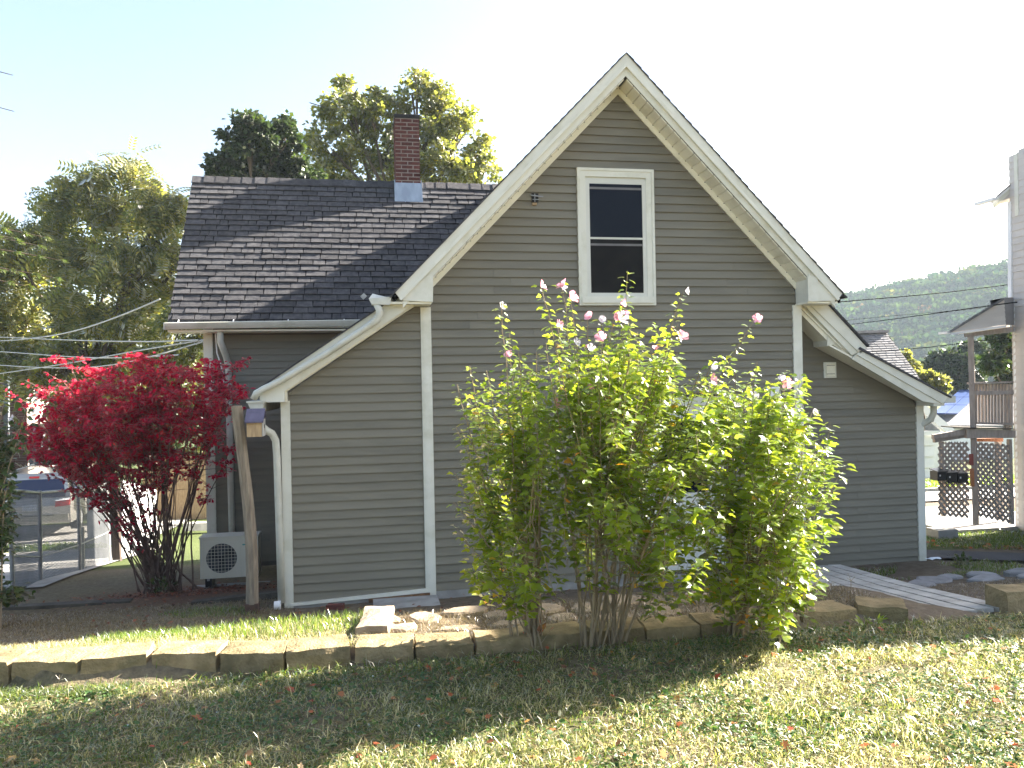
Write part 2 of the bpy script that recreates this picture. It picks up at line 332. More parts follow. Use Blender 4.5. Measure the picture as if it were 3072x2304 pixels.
mul = np.exp(-(((u_ + 2.4) / 1.0) ** 2 + ((v_ - 11.3) / 1.0) ** 2)); cols[:, 2] = np.clip(mul * 1.5, 0, 1)
NP('ground', G, FQ, M['ground'], kind='structure', cols=cols, smooth=True)

def sheet(name, u0, u1, v0, v1, mt, lift=.012, nu=30, nv=30, skew=0, **kw):
    a, b_ = np.meshgrid(np.linspace(u0, u1, nu), np.linspace(v0, v1, nv)); b_ = b_ + (a - u0) * skew
    P = np.stack([a.ravel(), b_.ravel(), (H(a, b_) + lift).ravel()], 1)
    i = np.arange(nu * nv).reshape(nv, nu)
    fq = np.stack([i[:-1, :-1].ravel(), i[:-1, 1:].ravel(), i[1:, 1:].ravel(), i[1:, :-1].ravel()], 1)
    return NP(name, P, fq, mt, kind='structure', smooth=True, **kw)
sheet('driveway', -16, -4.75, 12.9, 21.5, M['drive'], lift=.03)
sheet('driveway', 7.0, 16, 10.05, 10.78, M['asphalt'], lift=.035, skew=-.6)
sheet('road', 8, 40, 17.2, 23.5, M['drive'], lift=.04, nu=50)
sheet('road', -40, -5.8, 23.0, 28.5, M['drive'], lift=.04, nu=50)

# ------------------------------------------------------------------ the house
VW, E = 9.3, .1016
AP = (3.10, 6.32)                       # apex of the main roof, front edge
S45 = 2.83 / 2.755                      # rise per run of the main gable
house = root('house', (3.1, 9.3, 0), 'taupe clapboard house with steep white trimmed gable, flanking low wings and a brick chimney', 'house')
def roofz(u): return AP[1] - abs(u - AP[0]) * S45

def siding(parent, P, z0, n, left, right, holes=(), mt=None, e=E, proud=.024):
    mt = mt or M['siding']
    for i in range(n):
        za, zb = z0 + i * e, z0 + (i + 1) * e; zm = (za + zb) / 2
        la, lb, ra, rb = left(za), left(zb), right(za), right(zb)
        if ra - la < .04: continue
        if rb < lb: lb = rb = (lb + rb) / 2
        segs = [(la, lb, ra, rb)]
        for (h0, h1, k0, k1) in holes:
            if k0 < zm < k1:
                ns = []
                for s in segs:
                    if s[0] < h0 and s[2] > h1: ns += [(s[0], s[1], h0, h0), (h1, h1, s[2], s[3])]
                    else: ns.append(s)
                segs = ns
        out_ = []
        for q_ in segs:
            wd_ = q_[2] - q_[0]
            if wd_ > 1.6 and abs((q_[1] - q_[0])) < .5 and random.random() < .75:
                c_ = random.uniform(q_[0] + .5, q_[2] - .5); out_ += [(q_[0], q_[1], c_, c_), (c_ + .0015, c_ + .0015, q_[2], q_[3])]
            else: out_.append(q_)
        for s in out_:
            j = random.uniform(-.0018, .0018)
            V = [P(s[0], proud + j, za), P(s[2], proud - j, za), P(s[3], .003, zb), P(s[1], .003, zb), P(s[0], -.004, za), P(s[2], -.004, za), P(s[3], -.004, zb), P(s[1], -.004, zb)]
            O('siding_board', V, [(0, 1, 2, 3), (0, 4, 5, 1), (0, 3, 7, 4), (1, 5, 6, 2)], mt, parent)

WSL = .36                               # roof top to wall top, measured vertically
def gl(z): return max(.73, AP[0] - (AP[1] - WSL - z) / S45)
def gr(z): return min(5.40, AP[0] + (AP[1] - WSL - z) / S45)
front = lambda a, d, z: (a, VW - d, z)
WIN = (2.56, 3.53, 3.38, 5.04); DOOR = (3.36, 4.38, .12, 2.24)
siding(house, front, .06, 59, gl, gr, holes=[(WIN[0] + .02, WIN[1] - .02, WIN[2] + .02, WIN[3] - .02), (DOOR[0] + .02, DOOR[1] - .02, 0, DOOR[3] - .02)])
# left shed section, same plane
SL = .98 / 1.46
def shl(z): return max(-.90, .57 - (3.35 - z) / SL)
siding(house, front, .04, 33, shl, lambda z: .69)
# solid bodies behind the boards
mb = MB()
mb.prism([(.72, -.3), (5.41, -.3), (5.41, 3.55), (AP[0], 5.95), (.72, 3.55)], VW + .004, 17)
mb.prism([(-.91, -.3), (.70, -.3), (.70, 3.38), (-.91, 2.31)], VW + .004, 12.6)
mb.prism([(5.43, -.3), (7.42, -.3), (7.42, 2.12), (6.3, 2.66), (5.9, 3.05), (5.43, 3.4)], 9.704, 14)
mb.prism([(-2.36, -.25), (.9, -.25), (.9, 3.5), (-2.36, 3.5)], 12.654, 15.3)
n = len(mb.v)                          # gable end of the left wing
for u in (-2.36, .9): mb.v += [(u, 12.66, 3.45), (u, 15.29, 3.45), (u, 14.2, 5.9)]
mb.f += [(n, n + 1, n + 2), (n + 5, n + 4, n + 3), (n, n + 2, n + 5, n + 3), (n + 1, n + 4, n + 5, n + 2), (n, n + 3, n + 4, n + 1)]
mb.build('wall', M['backing'], house)
MB().box(-.93, .70, VW - .03, VW + .05, -.3, .02).box(.76, 5.42, VW - .02, VW + .05, -.3, .065).build('foundation', M['concrete'], house)
MB().hexa([(-.86, VW - .05, .0), (.70, VW - .05, .055), (.70, VW, .055), (-.86, VW, .0), (-.86, VW - .05, .03), (.70, VW - .05, .1), (.70, VW, .1), (-.86, VW, .03)]).build('base_trim', M['trim'], house)
MB().hexa([(.0, VW - .07, -.1), (.70, VW - .07, -.05), (.70, VW, -.05), (.0, VW, -.1), (.0, VW - .07, .02), (.70, VW - .07, .052), (.70, VW, .052), (.0, VW, .02)]).build('sill_beam', M['rust'], house)
# right wing wall, set back
V2 = 9.7
def rwr(z): return min(7.40, 5.88 + (2.87 - z) / .50) if z < 2.87 else 5.88 + (3.05 - z) * .98
siding(house, lambda a, d, z: (a, V2 - d, z), -.10, 32, lambda z: 5.47, rwr)
# left wing wall
V3 = 12.65
siding(house, lambda a, d, z: (a, V3 - d, z), -.18, 34, lambda z: -2.24, lambda z: .68)
# corner boards
for (a, b_, z0, z1, v) in ((-.93, -.83, -.03, 2.31, VW), (.655, .775, -.02, 3.36, VW), (5.355, 5.475, -.05, 3.38, VW), (7.39, 7.50, -.12, 2.11, V2), (-2.37, -2.235, -.3, 3.4, V3)):
    mbx = MB().box(a, b_, v - .034, v + .06, z0, z1)
    if a in (.655, -2.37): mbx.box(a + .028, b_ - .012, v - .042, v - .033, z0, z1 - .004)
    mbx.build('corner_board', M['trim'], house)
MB().box(5.36, 5.46, VW - .03, V2, -.1, 3.36).build('side_wall', M['siding'], house)

# main roof: shingled slabs, courses stepping at the rake
mb = MB(); cl = .127
for sgn in (-1, 1):
    dx, dz = sgn / math.hypot(1, S45), -S45 / math.hypot(1, S45); nx, nz_ = -dz * sgn, abs(dx)
    LEN = 2.80 * math.hypot(1, S45)
    for k in range(int(LEN / cl) + 1):
        s0, s1 = k * cl, min((k + 1) * cl, LEN)
        a = (AP[0] + dx * s0, AP[1] + dz * s0); c = (AP[0] + dx * s1, AP[1] + dz * s1)
        t0, t1 = .002, .012
        v0 = 8.938 + random.uniform(-.006, .006)
        P4 = [(a[0], a[1] - .010), (c[0], c[1] - .010), (c[0] + nx * t1, c[1] + nz_ * t1), (a[0] + nx * t0, a[1] + nz_ * t0)]
        if sgn > 0: P4 = P4[::-1]
        mb.prism(P4[::-1], v0, 17.3)
main_roof = mb.build('roof', M['shingle'], house)
mb = MB()
for sgn in (-1, 1):
    ue = AP[0] + sgn * 2.76
    P4 = [(AP[0], AP[1] - .018), (ue, AP[1] - 2.76 * S45 - .018), (ue, AP[1] - 2.76 * S45 - .10), (AP[0], AP[1] - .10)]
    mb.prism(P4 if sgn < 0 else P4[::-1], 9.02, 17.2)
mb.build('roof_deck', M['underlay'], house)
# rake fascia in two steps, then soffit panels
for (t, bo, v0, v1, nm) in ((.004, .165, 8.95, 8.985, 'rake_fascia'), (.150, .262, 8.978, 9.02, 'rake_frieze')):
    for sgn in (-1, 1):
        ext = 2.745 if nm == 'rake_fascia' else 2.66
        ue = AP[0] + sgn * ext; zt = AP[1] - t; zb = AP[1] - bo
        drop = ext * S45
        P4 = [(AP[0], zb), (AP[0], zt), (ue, zt - drop), (ue - sgn * .07, zb - drop + .07)] if nm == 'rake_fascia' else [(AP[0], zb), (AP[0], zt), (ue, zt - drop), (ue, zb - drop)]
        MB().prism(P4 if sgn < 0 else P4[::-1], v0, v1).build(nm, M['trim'], house)
        # lip moulding on the fascia
        if nm == 'rake_fascia':
            P4 = [(AP[0], zb), (AP[0], zb + .05), (ue - sgn * .04, zb + .05 - drop + .04), (ue - sgn * .07, zb - drop + .07)]
            MB().prism(P4 if sgn < 0 else P4[::-1], v0 - .008, v0 - .001).build('rake_lip', M['trim'], house)
for sgn in (-1, 1):
    x = .02; st = .083
    nail = MB()
    while x < 2.30:
        a, c = AP[0] + sgn * x, AP[0] + sgn * (x + st - .009); o = .285
        za, zc = AP[1] - o - x * S45, AP[1] - o - (x + st - .009) * S45
        P4 = [(a, za), (a, za + .02), (c, zc + .02), (c, zc)]
        MB().prism(P4 if sgn < 0 else P4[::-1], 9.0, 9.298).build('soffit_panel', M['soffit'], house)
        nail.box(a - .006, a + .006, 9.262, 9.274, za - .006, za + .004)
        x += st
    nail.build('soffit_nails', M['dark'], house)
    P4 = [(AP[0], AP[1] - .245), (AP[0], AP[1] - .265), (AP[0] + sgn * 2.35, AP[1] - .265 - 2.35 * S45), (AP[0] + sgn * 2.35, AP[1] - .245 - 2.35 * S45)]
    MB().prism(P4[::-1] if sgn < 0 else P4, 8.99, 9.3).build('soffit_backing', M['backing'], house)
    P4 = [(AP[0], AP[1] - .37), (AP[0], AP[1] - .27), (AP[0] + sgn * 2.33, AP[1] - .27 - 2.33 * S45), (AP[0] + sgn * 2.33, AP[1] - .37 - 2.33 * S45)]
    MB().prism(P4 if sgn < 0 else P4[::-1], 9.268, 9.29).build('rake_trim', M['soffit'], house)
# boxed returns at both eaves
MB().prism([(.46, 3.405), (.775, 3.39), (.785, 3.73), (.60, 3.60), (.42, 3.43)], 8.965, 9.29).build('box_return', M['trim'], house)
MB().prism([(5.41, 3.40), (5.74, 3.405), (5.80, 3.44), (5.56, 3.62), (5.40, 3.74)], 8.965, 9.29).build('box_return', M['trim'], house)
MB().box(5.385, 5.52, 8.958, 9.0, 3.395, 3.70).build('return_panel', M['trim'], house)
MB().box(.28, .76, 8.99, 9.32, 3.37, 3.395).build('return_soffit', M['soffit'], house)
MB().box(5.40, 5.80, 8.99, 9.7, 3.375, 3.398).build('return_soffit', M['soffit'], house)

# left shed roof
P_sh = lambda u: 3.44 - (.32 - u) * SL
mb = MB().prism([(-1.17, P_sh(-1.17) - .02), (.36, P_sh(.36) - .02), (.36, P_sh(.36)), (-1.17, P_sh(-1.17))], 9.05, 12.5)
mb.build('shed_roof', M['shingle'], house)
MB().prism([(-1.15, P_sh(-1.15) - .09), (.45, P_sh(.45) - .095), (.36, P_sh(.36) - .02), (-1.15, P_sh(-1.15) - .02)], 9.075, 9.1).build('rake_fascia', M['trim'], house)
MB().prism([(-1.12, P_sh(-1.12) - .16), (-1.04, 2.30), (-.87, 2.30), (-.87, 2.42), (.58, 3.385), (.58, P_sh(.58) - .08), (-1.12, P_sh(-1.12) - .07)], 9.092, 9.16).build('rake_frieze', M['trim'], house)
MB().prism([(-.875, 2.40), (.585, 3.365), (.585, 3.40), (-.875, 2.435)], 9.13, 9.297).build('rake_trim', M['soffit'], house)
MB().prism([(-1.14, 2.30), (-.85, 2.30), (-.85, 2.42), (-1.14, 2.42)], 9.16, 12.5).build('eave_soffit', M['soffit'], house)
# right wing: steep upper rake then low shed roof
MB().prism([(5.62, 3.385), (6.31, 2.76), (6.41, 2.83), (5.84, 3.41)], 9.30, 9.33).build('rake_fascia', M['trim'], house)
MB().prism([(5.55, 3.38), (6.20, 2.74), (6.31, 2.78), (5.70, 3.39)], 9.318, 9.36).build('rake_frieze', M['trim'], house)
MB().prism([(5.84, 3.41), (6.42, 2.84), (6.43, 2.862), (5.86, 3.43)], 9.275, 14).build('shed_roof', M['shingle'], house)
for k in range(7):
    a = 5.50 + k * .083; za = 3.36 - (a - 5.50) * .93
    MB().prism([(a, za), (a + .079, za - .073), (a + .079, za - .055), (a, za + .018)], 9.34, 9.695).build('soffit_panel', M['soffit'], house)
MB().prism([(5.88, 2.86), (6.02, 2.89), (6.06, 3.06), (5.89, 3.06)], 9.36, 9.69).build('box_return', M['trim'], house)
MB().prism([(6.02, 2.89), (6.22, 2.73), (6.3, 2.76), (6.06, 3.06)], 9.345, 9.39).build('box_face', M['trim'], house)
MB().prism([(5.50, 3.385), (5.50, 3.30), (5.90, 2.92), (6.22, 2.72), (6.32, 2.79), (5.80, 3.385)], 9.37, 9.69).build('soffit_backing', M['soffit'], house)
S2 = .63 / 1.24
MB().prism([(6.26, 2.745), (7.50, 2.745 - 1.24 * S2 - .035), (7.58, 2.17), (6.32, 2.80)], 9.30, 9.33).build('rake_fascia', M['trim'], house)
MB().prism([(6.20, 2.69), (7.22, 2.12), (7.50, 2.07), (7.52, 2.12), (6.27, 2.755)], 9.318, 9.36).build('rake_frieze', M['trim'], house)
MB().prism([(5.9, 2.86), (7.40, 2.105), (7.40, 2.125), (5.9, 2.885)], 9.34, 9.68).build('shed_soffit', M['soffit'], house)
MB().prism([(6.28, 2.815), (7.62, 2.155), (7.62, 2.175), (6.30, 2.84)], 9.28, 14).build('shed_roof', M['shingle'], house)
MB().box(7.39, 7.55, 9.33, 9.7, 2.05, 2.12).build('eave_end', M['trim'], house)

# left wing roof: battens, single shingles, ridge caps
EV, EZ, RV, RZ = 12.2, 3.38, 14.2, 6.02
RL = math.hypot(RV - EV, RZ - EZ); dv, dz = (RV - EV) / RL, (RZ - EZ) / RL
NN = Vector((0, -dz, dv))
def RP(u, s, h): return (u, EV + dv * s + NN.y * h, EZ + dz * s + NN.z * h)
def ur(s): return AP[0] - (AP[1] - (EZ + dz * s)) / S45 + .10
wing_roof = O('wing_roof', [RP(-2.77, 0, 0), RP(ur(0), 0, 0), RP(ur(RL), RL, 0), RP(-2.77, RL, 0), RP(-2.77, 0, -.05), RP(ur(0), 0, -.05), RP(ur(RL), RL, -.05), RP(-2.77, RL, -.05),
    (-2.77, 15.75, 3.9), (2.8, 15.75, 3.9)], [(0, 1, 2, 3), (7, 6, 5, 4), (0, 4, 5, 1), (0, 3, 7, 4), (3, 2, 9, 8)], M['underlay'], house)
tabs = []
row = 0; s = -.02
while s < RL - .03:
    e = .128; u = -2.78 + random.uniform(0, .05) - random.uniform(0, .15)
    lim = ur(s + e)
    while u < lim:
        wd = random.choice((.13, .19, .22, .25, .28, .31)); a, c = max(u, -2.785), min(u + wd, lim)
        if c - a > .03:
            th = random.choice((.020, .025, .031)); g = random.uniform(.004, .012); sl = random.uniform(0, .012); lo_ = random.uniform(-.006, .004)
            top = min(s + e + .012, RL)
            tabs.append([RP(a, s + lo_, .002), RP(c - g, s + lo_, .002), RP(c - g - sl, top, .001), RP(a + sl, top, .001), RP(a, s + lo_, th), RP(c - g, s + lo_, th), RP(c - g - sl, top, .006), RP(a + sl, top, .006)])
        u += wd
    row += 1; s += e
for t in tabs[:300]: MB().hexa(t).build('shingle', M['shingle'], house)
mb = MB()
for t in tabs[300:]: mb.hexa(t)
mb.build('shingles', M['shingle'], house, kind='stuff')
u = -2.79; k = 0
while u < 2.75:
    wd = random.uniform(.19, .24); h = .018 + .006 * math.sin(k * 1.3) + random.uniform(0, .008)
    MB().hexa([(u, RV - .10, RZ - .115 + h), (u + wd, RV - .10, RZ - .122 + h), (u + wd, RV, RZ + .008), (u, RV, RZ + .012), (u, RV - .105, RZ - .095 + h), (u + wd, RV - .105, RZ - .107 + h), (u + wd, RV, RZ + .026 + h), (u, RV, RZ + .036 + h)]).build('ridge_cap', M['shingle'], house)
    u += wd - .012; k += 1
# wing gutter and clips
gz = lambda u: 3.33 + (u + 2.78) * .012
mb = MB()
prof = [(0, 0), (-.075, .0), (-.10, .045), (-.115, .085), (-.105, .095), (-.095, .085), (-.085, .02), (0, .015)]
n0 = len(mb.v)
for u in (-2.80, .05):
    mb.v += [(u, 12.21 + a, gz(u) + b_) for a, b_ in prof]
k = len(prof); mb.f += [tuple(range(k)), tuple(range(2 * k - 1, k - 1, -1))] + [(i, k + i, k + (i + 1) % k, (i + 1) % k) for i in range(k)]
mb.build('gutter', M['gutter'], house)
MB().box(-2.81, -2.795, 12.10, 12.21, 3.325, 3.425).build('gutter_end', M['gutter'], house)
MB().box(-2.78, .03, 12.205, 12.65, 3.30, 3.325).build('eave_soffit', M['soffit'], house)
MB().hexa([RP(-2.79, -.055, .005), RP(.05, -.055, .005), RP(.05, .0, .005), RP(-2.79, .0, .005), RP(-2.79, -.055, .012), RP(.05, -.055, .012), RP(.05, .0, .012), RP(-2.79, .0, .012)]).build('drip_edge', M['gutter'], house)
for px, py in ((529, 966), (695, 963), (860, 960), (1029, 958)):
    p = at(px, py, 12.15); MB().hexa([RP(p.x - .008, -.06, .02), RP(p.x + .008, -.06, .02), RP(p.x + .022, .10, .02), RP(p.x + .008, .10, .02), RP(p.x - .008, -.06, .03), RP(p.x + .008, -.06, .03), RP(p.x + .022, .10, .03), RP(p.x + .008, .10, .03)]).build('gutter_strap', M['white'], house)
# wing downspout
mb = MB().tube([(-2.07, 12.28, 3.33), (-2.07, 12.30, 3.15), (-2.03, 12.50, 2.95), (-2.01, 12.57, 2.80), (-2.01, 12.58, 1.0), (-2.0, 12.58, -.2)], .048, 8)
mb.build('downspout', M['gutter'], house, smooth=True)
MB().tube([(-2.19, 12.6, 3.3), (-2.17, 12.58, 3.0), (-2.09, 12.55, 2.75), (-2.08, 12.55, 2.55)], .012, 6).build('cable', M['white'], house)

# chimney of single bricks
chim = MB().box(.611, 1.024, 13.862, 14.445, 5.5, 7.205).build('chimney', M['mortar'], house)
CH = .0677
for c_ in range(23):
    z0 = 5.71 + c_ * CH; z1 = z0 + .050
    if z1 > 7.23: break
    def br(u0, u1, v0, v1):
        j = random.uniform(-.003, .003)
        MB().box(u0, u1, v0 + j, v1 + j, z0, z1).build('brick', M['brick'], chim)
    if c_ == 22 or z1 + CH > 7.23:
        MB().box(.595, 1.04, 13.845, 14.46, z0, z1 + .015).build('cap_course', M['dark'], chim); break
    if c_ % 2:
        br(.605, .808, 13.855, 13.955); br(.826, 1.03, 13.855, 13.955)
        for s_, (x0, x1) in enumerate(((.605, .70), (.93, 1.03))):
            br(x0, x1, 13.965, 14.165); br(x0, x1, 14.175, 14.375); br(x0, x1, 14.385, 14.45)
    else:
        br(.605, .70, 13.855, 14.055); br(.716, .900, 13.855, 13.955); br(.919, 1.03, 13.855, 14.055)
        for x0, x1 in ((.605, .70), (.93, 1.03)):
            br(x0, x1, 14.065, 14.265); br(x0, x1, 14.275, 14.45)
zr = lambda v: EZ + (v + .15 - EV) * dz / dv
MB().hexa([(.60, 13.845, 5.99), (1.035, 13.845, 5.99), (1.035, 13.853, 5.99), (.60, 13.853, 5.99), (.60, 13.85, 6.0), (1.035, 13.85, 6.0), (1.035, 13.86, 6.0), (.60, 13.86, 6.0)]).hexa(
    [(.575, 13.74, zr(13.74) + .028), (1.065, 13.74, zr(13.74) + .028), (1.065, 13.86, zr(13.74) + .028), (.575, 13.86, zr(13.74) + .028), (.597, 13.838, 5.99), (1.04, 13.838, 5.99), (1.04, 13.87, 5.99), (.597, 13.87, 5.99)]).build('flashing', M['lead'], chim)
for x0, x1 in ((.575, .602), (1.036, 1.062)):
    MB().hexa([(x0, 13.76, zr(13.76) + .02), (x1, 13.76, zr(13.76) + .02), (x1, 14.3, 5.95), (x0, 14.3, 5.95), (x0 + .01, 13.84, 6.05), (x1 - .008, 13.84, 6.05), (x1 - .008, 14.3, 6.12), (x0 + .01, 14.3, 6.12)]).build('flashing', M['lead'], chim)

# attic window
u0, u1, z0, z1 = WIN
win = MB().box(u0 + .08, u1 - .08, VW - .012, VW - .002, z0 + .1, z1 - .08).build('window', M['vinyl'], house)
def frame(nm, a, b_, c_, d, wd, v0, v1, mt, bottom=None):
    bt = wd if bottom is None else bottom
    MB().box(a, a + wd, v0, v1, c_ + bt, d - wd).box(b_ - wd, b_, v0, v1, c_ + bt, d - wd).box(a, b_, v0, v1, d - wd, d).box(a, b_, v0, v1, c_, c_ + bt).build(nm, mt, win)
frame('outer_casing', u0, u1, z0, z1, .032, VW - .045, VW + .01, M['trim'])
frame('casing', u0 + .028, u1 - .028, z0 + .03, z1 - .028, .075, VW - .036, VW + .0, M['trim'])
MB().box(u0 + .03, u1 - .03, VW - .062, VW - .03, z0 + .028, z0 + .105).build('sill', M['trim'], win)
frame('sash_frame', u0 + .1, u1 - .1, z0 + .1, z1 - .135, .052, VW - .031, VW - .008, M['vinyl'])
a, b_ = u0 + .15, u1 - .15; c_, d = z0 + .148, z1 - .186; mid = (c_ + d) / 2 + .0
MB().box(a, b_, VW - .034, VW - .012, mid - .010, mid + .014).build('meeting_rail', M['vinyl'], win)
MB().box(a, b_, VW - .024, VW - .016, mid + .014, d).build('glass_pane', M['glass'], win)
MB().box(a, b_, VW - .022, VW - .016, c_, mid - .01).build('glass_pane', M['screen'], win)
for zz in (d - .055, mid - .075): MB().box(a, b_, VW - .027, VW - .0225, zz - .012, zz + .014).build('shade_rail', pmat('shade_rail', (.2, .19, .19)), win)
# back door half hidden by the shrubs
u0, u1, z0, z1 = DOOR
door = MB().box(u0 + .09, u1 - .09, VW - .02, VW + .03, z0, z1 - .09).build('door', M['vinyl'], house)
MB().box(u0, u0 + .1, VW - .04, VW + .01, z0, z1).box(u1 - .1, u1, VW - .04, VW + .01, z0, z1).box(u0, u1, VW - .041, VW + .01, z1 - .1, z1 + .01).build('door_casing', M['trim'], door)
MB().box(u0 + .22, u1 - .22, VW - .026, VW - .018, z0 + .95, z1 - .28).build('glass_pane', M['glass'], door)
MB().box(u0 + .13, u0 + .17, VW - .06, VW - .02, z0 + .88, z0 + 1.0).build('handle', M['galv'], door)
MB().box(u0 - .02, u1 + .02, VW - .05, VW - .0, z1 + .012, z1 + .03).build('drip_cap', M['dark'], door)
p = at(2299, 1161, 9.27); q = at(2334, 1192, 9.27)
MB().box(p.x, q.x, VW - .09, VW - .01, q.z, p.z).box(p.x + .01, q.x - .01, VW - .10, VW - .09, q.z + .01, p.z - .01).build('wall_lamp', M['white'], house)
# vent hood on the right wing
lv = MB().box(6.02, 6.20, V2 - .032, V2 - .012, 2.45, 2.66).build('vent', M['trim'], house)
MB().box(6.045, 6.17, V2 - .05, V2 - .032, 2.475, 2.64).build('vent_flap', M['soffit'], lv)
for zz in (2.615, 2.5): MB().box(6.05, 6.165, V2 - .054, V2 - .05, zz, zz + .006).build('vent_slat', M['dark'], lv)
# bare junction box where a lamp is missing
p = at(1604, 594, 9.27)
jb = MB().box(p.x - .035, p.x + .045, VW - .035, VW - .01, p.z - .05, p.z + .055).build('junction_box', M['dark'], house)
MB().bar((p.x - .05, VW - .04, p.z + .03), (p.x + .10, VW - .045, p.z + .015), .012, .012).bar((p.x - .03, VW - .042, p.z - .02), (p.x + .05, VW - .042, p.z - .02), .008, .008).bar((p.x + .0, VW - .042, p.z - .05), (p.x + .0, VW - .042, p.z + .05), .008, .008).build('bracket', M['galv'], jb)
MB().box(p.x - .03, p.x + .02, VW - .05, VW - .015, p.z - .085, p.z - .06).build('fixture_base', M['birdwood'], jb)
# upper downspout: box head, elbow, run along the rake, elbow into the gutter drop
VD = 9.02
MB().hexa([(.10, VD - .04, 3.365), (.30, VD - .05, 3.36), (.30, VD + .1, 3.36), (.10, VD + .1, 3.365), (.065, VD - .03, 3.43), (.315, VD - .055, 3.45), (.315, VD + .1, 3.45), (.11, VD + .1, 3.50)]).build('gutter_end', M['gutter'], house)
pts = [(.14, VD, 3.38), (.175, VD - .01, 3.32), (.185, VD - .01, 3.26), (.155, VD - .01, 3.20), (.10, VD - .01, 3.155), (.0, VD - .01, 3.09), (-.4, VD - .01, 2.825), (-.9, VD - .01, 2.53), (-1.08, VD - .01, 2.445), (-1.155, VD - .01, 2.40), (-1.185, VD, 2.34)]
MB().tube(pts, [.034, .04, .042, .042, .04, .036, .036, .036, .038, .04, .038], 10).build('downspout', M['gutter'], house, smooth=True)
mb = MB()
for i in range(9):
    t = i / 8; a = Vector((.19, VD - .01, 3.30)).lerp(Vector((.03, VD - .01, 3.115)), t) + Vector((.025 * math.sin(t * 3.1), 0, 0))
    mb.tube([a + Vector((.0, -.001, .004)), a - Vector((.0, -.001, .004))], .0445, 10)
mb.build('elbow_ribs', M['gutter'], house)
MB().bar((.03, VD + .01, 3.48), (-.01, VD + .01, 3.44), .01, .05).build('flashing_tab', M['galv'], house)
MB().hexa([(-1.20, 9.0, 2.19), (-1.10, 9.0, 2.19), (-1.10, 12.4, 2.19), (-1.20, 12.4, 2.19), (-1.25, 9.0, 2.30), (-1.08, 9.0, 2.30), (-1.08, 12.4, 2.30), (-1.25, 12.4, 2.30)]).build('gutter', M['gutter'], house)
MB().box(-1.26, -1.07, 8.985, 12.4, 2.30, 2.318).build('gutter_lip', M['gutter'], house)
MB().tube([(-1.16, 9.12, 2.2), (-1.14, 9.13, 2.06), (-1.08, 9.16, 1.99), (-1.02, 9.20, 1.95), (-.985, 9.22, 1.87), (-.975, 9.22, 1.7), (-.965, 9.22, .9), (-.955, 9.22, .06)], .042, 8).build('downspout', M['gutter'], house, smooth=True)
MB().disc((-1.03, 9.18, .04), .05, 12, 'u', .07).build('drain_pipe', M['white'], house)
# gutter and drop on the right wing
MB().box(7.52, 7.70, 9.31, 14, 2.09, 2.10).box(7.69, 7.70, 9.31, 14, 2.10, 2.18).box(7.52, 7.70, 9.305, 9.315, 2.10, 2.175).build('gutter', M['gutter'], house)
MB().tube([(7.60, 9.6, 2.09), (7.60, 9.6, 1.95), (7.57, 9.62, 1.86), (7.50, 9.68, 1.80), (7.46, 9.74, 1.78)], .045, 8).build('downspout', M['gutter'], house, smooth=True)

# ------------------------------------------------------------------ outdoor unit
ac = root('heat_pump', (-1.95, 11.75, -.36), 'cream heat pump outdoor unit with round fan grille on black feet behind the leaning post', 'heat pump')
a0, a1, az0, az1, av = -2.30, -1.52, -.19, .37, 11.72
MB().box(a0, a1, av, av + .3, az0, az1).build('casing', M['acbody'], ac)
MB().box(a0 - .01, a1 + .01, av - .014, av + .31, az1 + .001, az1 + .022).build('lid', M['acbody'], ac)
MB().box(a0 + .04, a0 + .54, av - .010, av - .002, az0 + .03, az1 - .04).build('front_panel', M['acbody'], ac)
MB().disc((a0 + .29, av - .016, (az0 + az1) / 2), .205, 40, 'v', .004).build('fan_opening', M['acdark'], ac)
cxx, czz = a0 + .29, (az0 + az1) / 2
mb = MB()
for i in range(-4, 5):
    h = math.sqrt(max(.0, .205 ** 2 - (i * .045) ** 2))
    mb.bar((cxx + i * .045, av - .022, czz - h), (cxx + i * .045, av - .022, czz + h), .004, .004)
    mb.bar((cxx - h, av - .024, czz + i * .045), (cxx + h, av - .024, czz + i * .045), .004, .004)
mb.build('grille', M['acbody'], ac)
mb = MB()
for k in range(3):
    t = k * 2.094 + .4
    c1 = Vector((cxx, av - .018, czz)); 
    mb.hexa([c1 + Vector((math.cos(t) * .03, -.002, math.sin(t) * .03)), c1 + Vector((math.cos(t - .3) * .18, -.001, math.sin(t - .3) * .18)), c1 + Vector((math.cos(t + .5) * .18, -.001, math.sin(t + .5) * .18)), c1 + Vector((math.cos(t + 1.2) * .03, -.002, math.sin(t + 1.2) * .03))] * 2)
mb.disc((cxx, av - .02, czz), .04, 14, 'v', .003)
mb.build('fan', M['black'], ac)
for i in range(6): MB().box(a0 + .565, a1 - .02, av - .006, av - .001, az0 + .05 + i * .062, az0 + .108 + i * .062).build('louvre', M['acbody'], ac)
MB().box(a0 + .57, a0 + .67, av - .009, av - .001, az1 - .115, az1 - .10).build('badge', M['teal'], ac)
for xx in (a0 + .06, a1 - .16):
    MB().box(xx, xx + .09, av + .02, av + .28, -.33, az0 - .005).box(xx - .01, xx + .10, av, av + .3, -.35, -.315).build('foot', M['black'], ac)
    MB().box(xx + .03, xx + .06, av - .01, av + .02, az0 - .03, az0).build('bracket', M['galv'], ac)
MB().box(a0 - .12, a1 + .12, av - .1, av + .36, -.42, -.352).build('pad', M['concrete'], ac)
MB().tube([(-1.62, 11.66, -.2), (-1.66, 11.5, -.34), (-1.70, 11.42, -.42)], .018, 8).build('drain_hose', M['white'], ac)

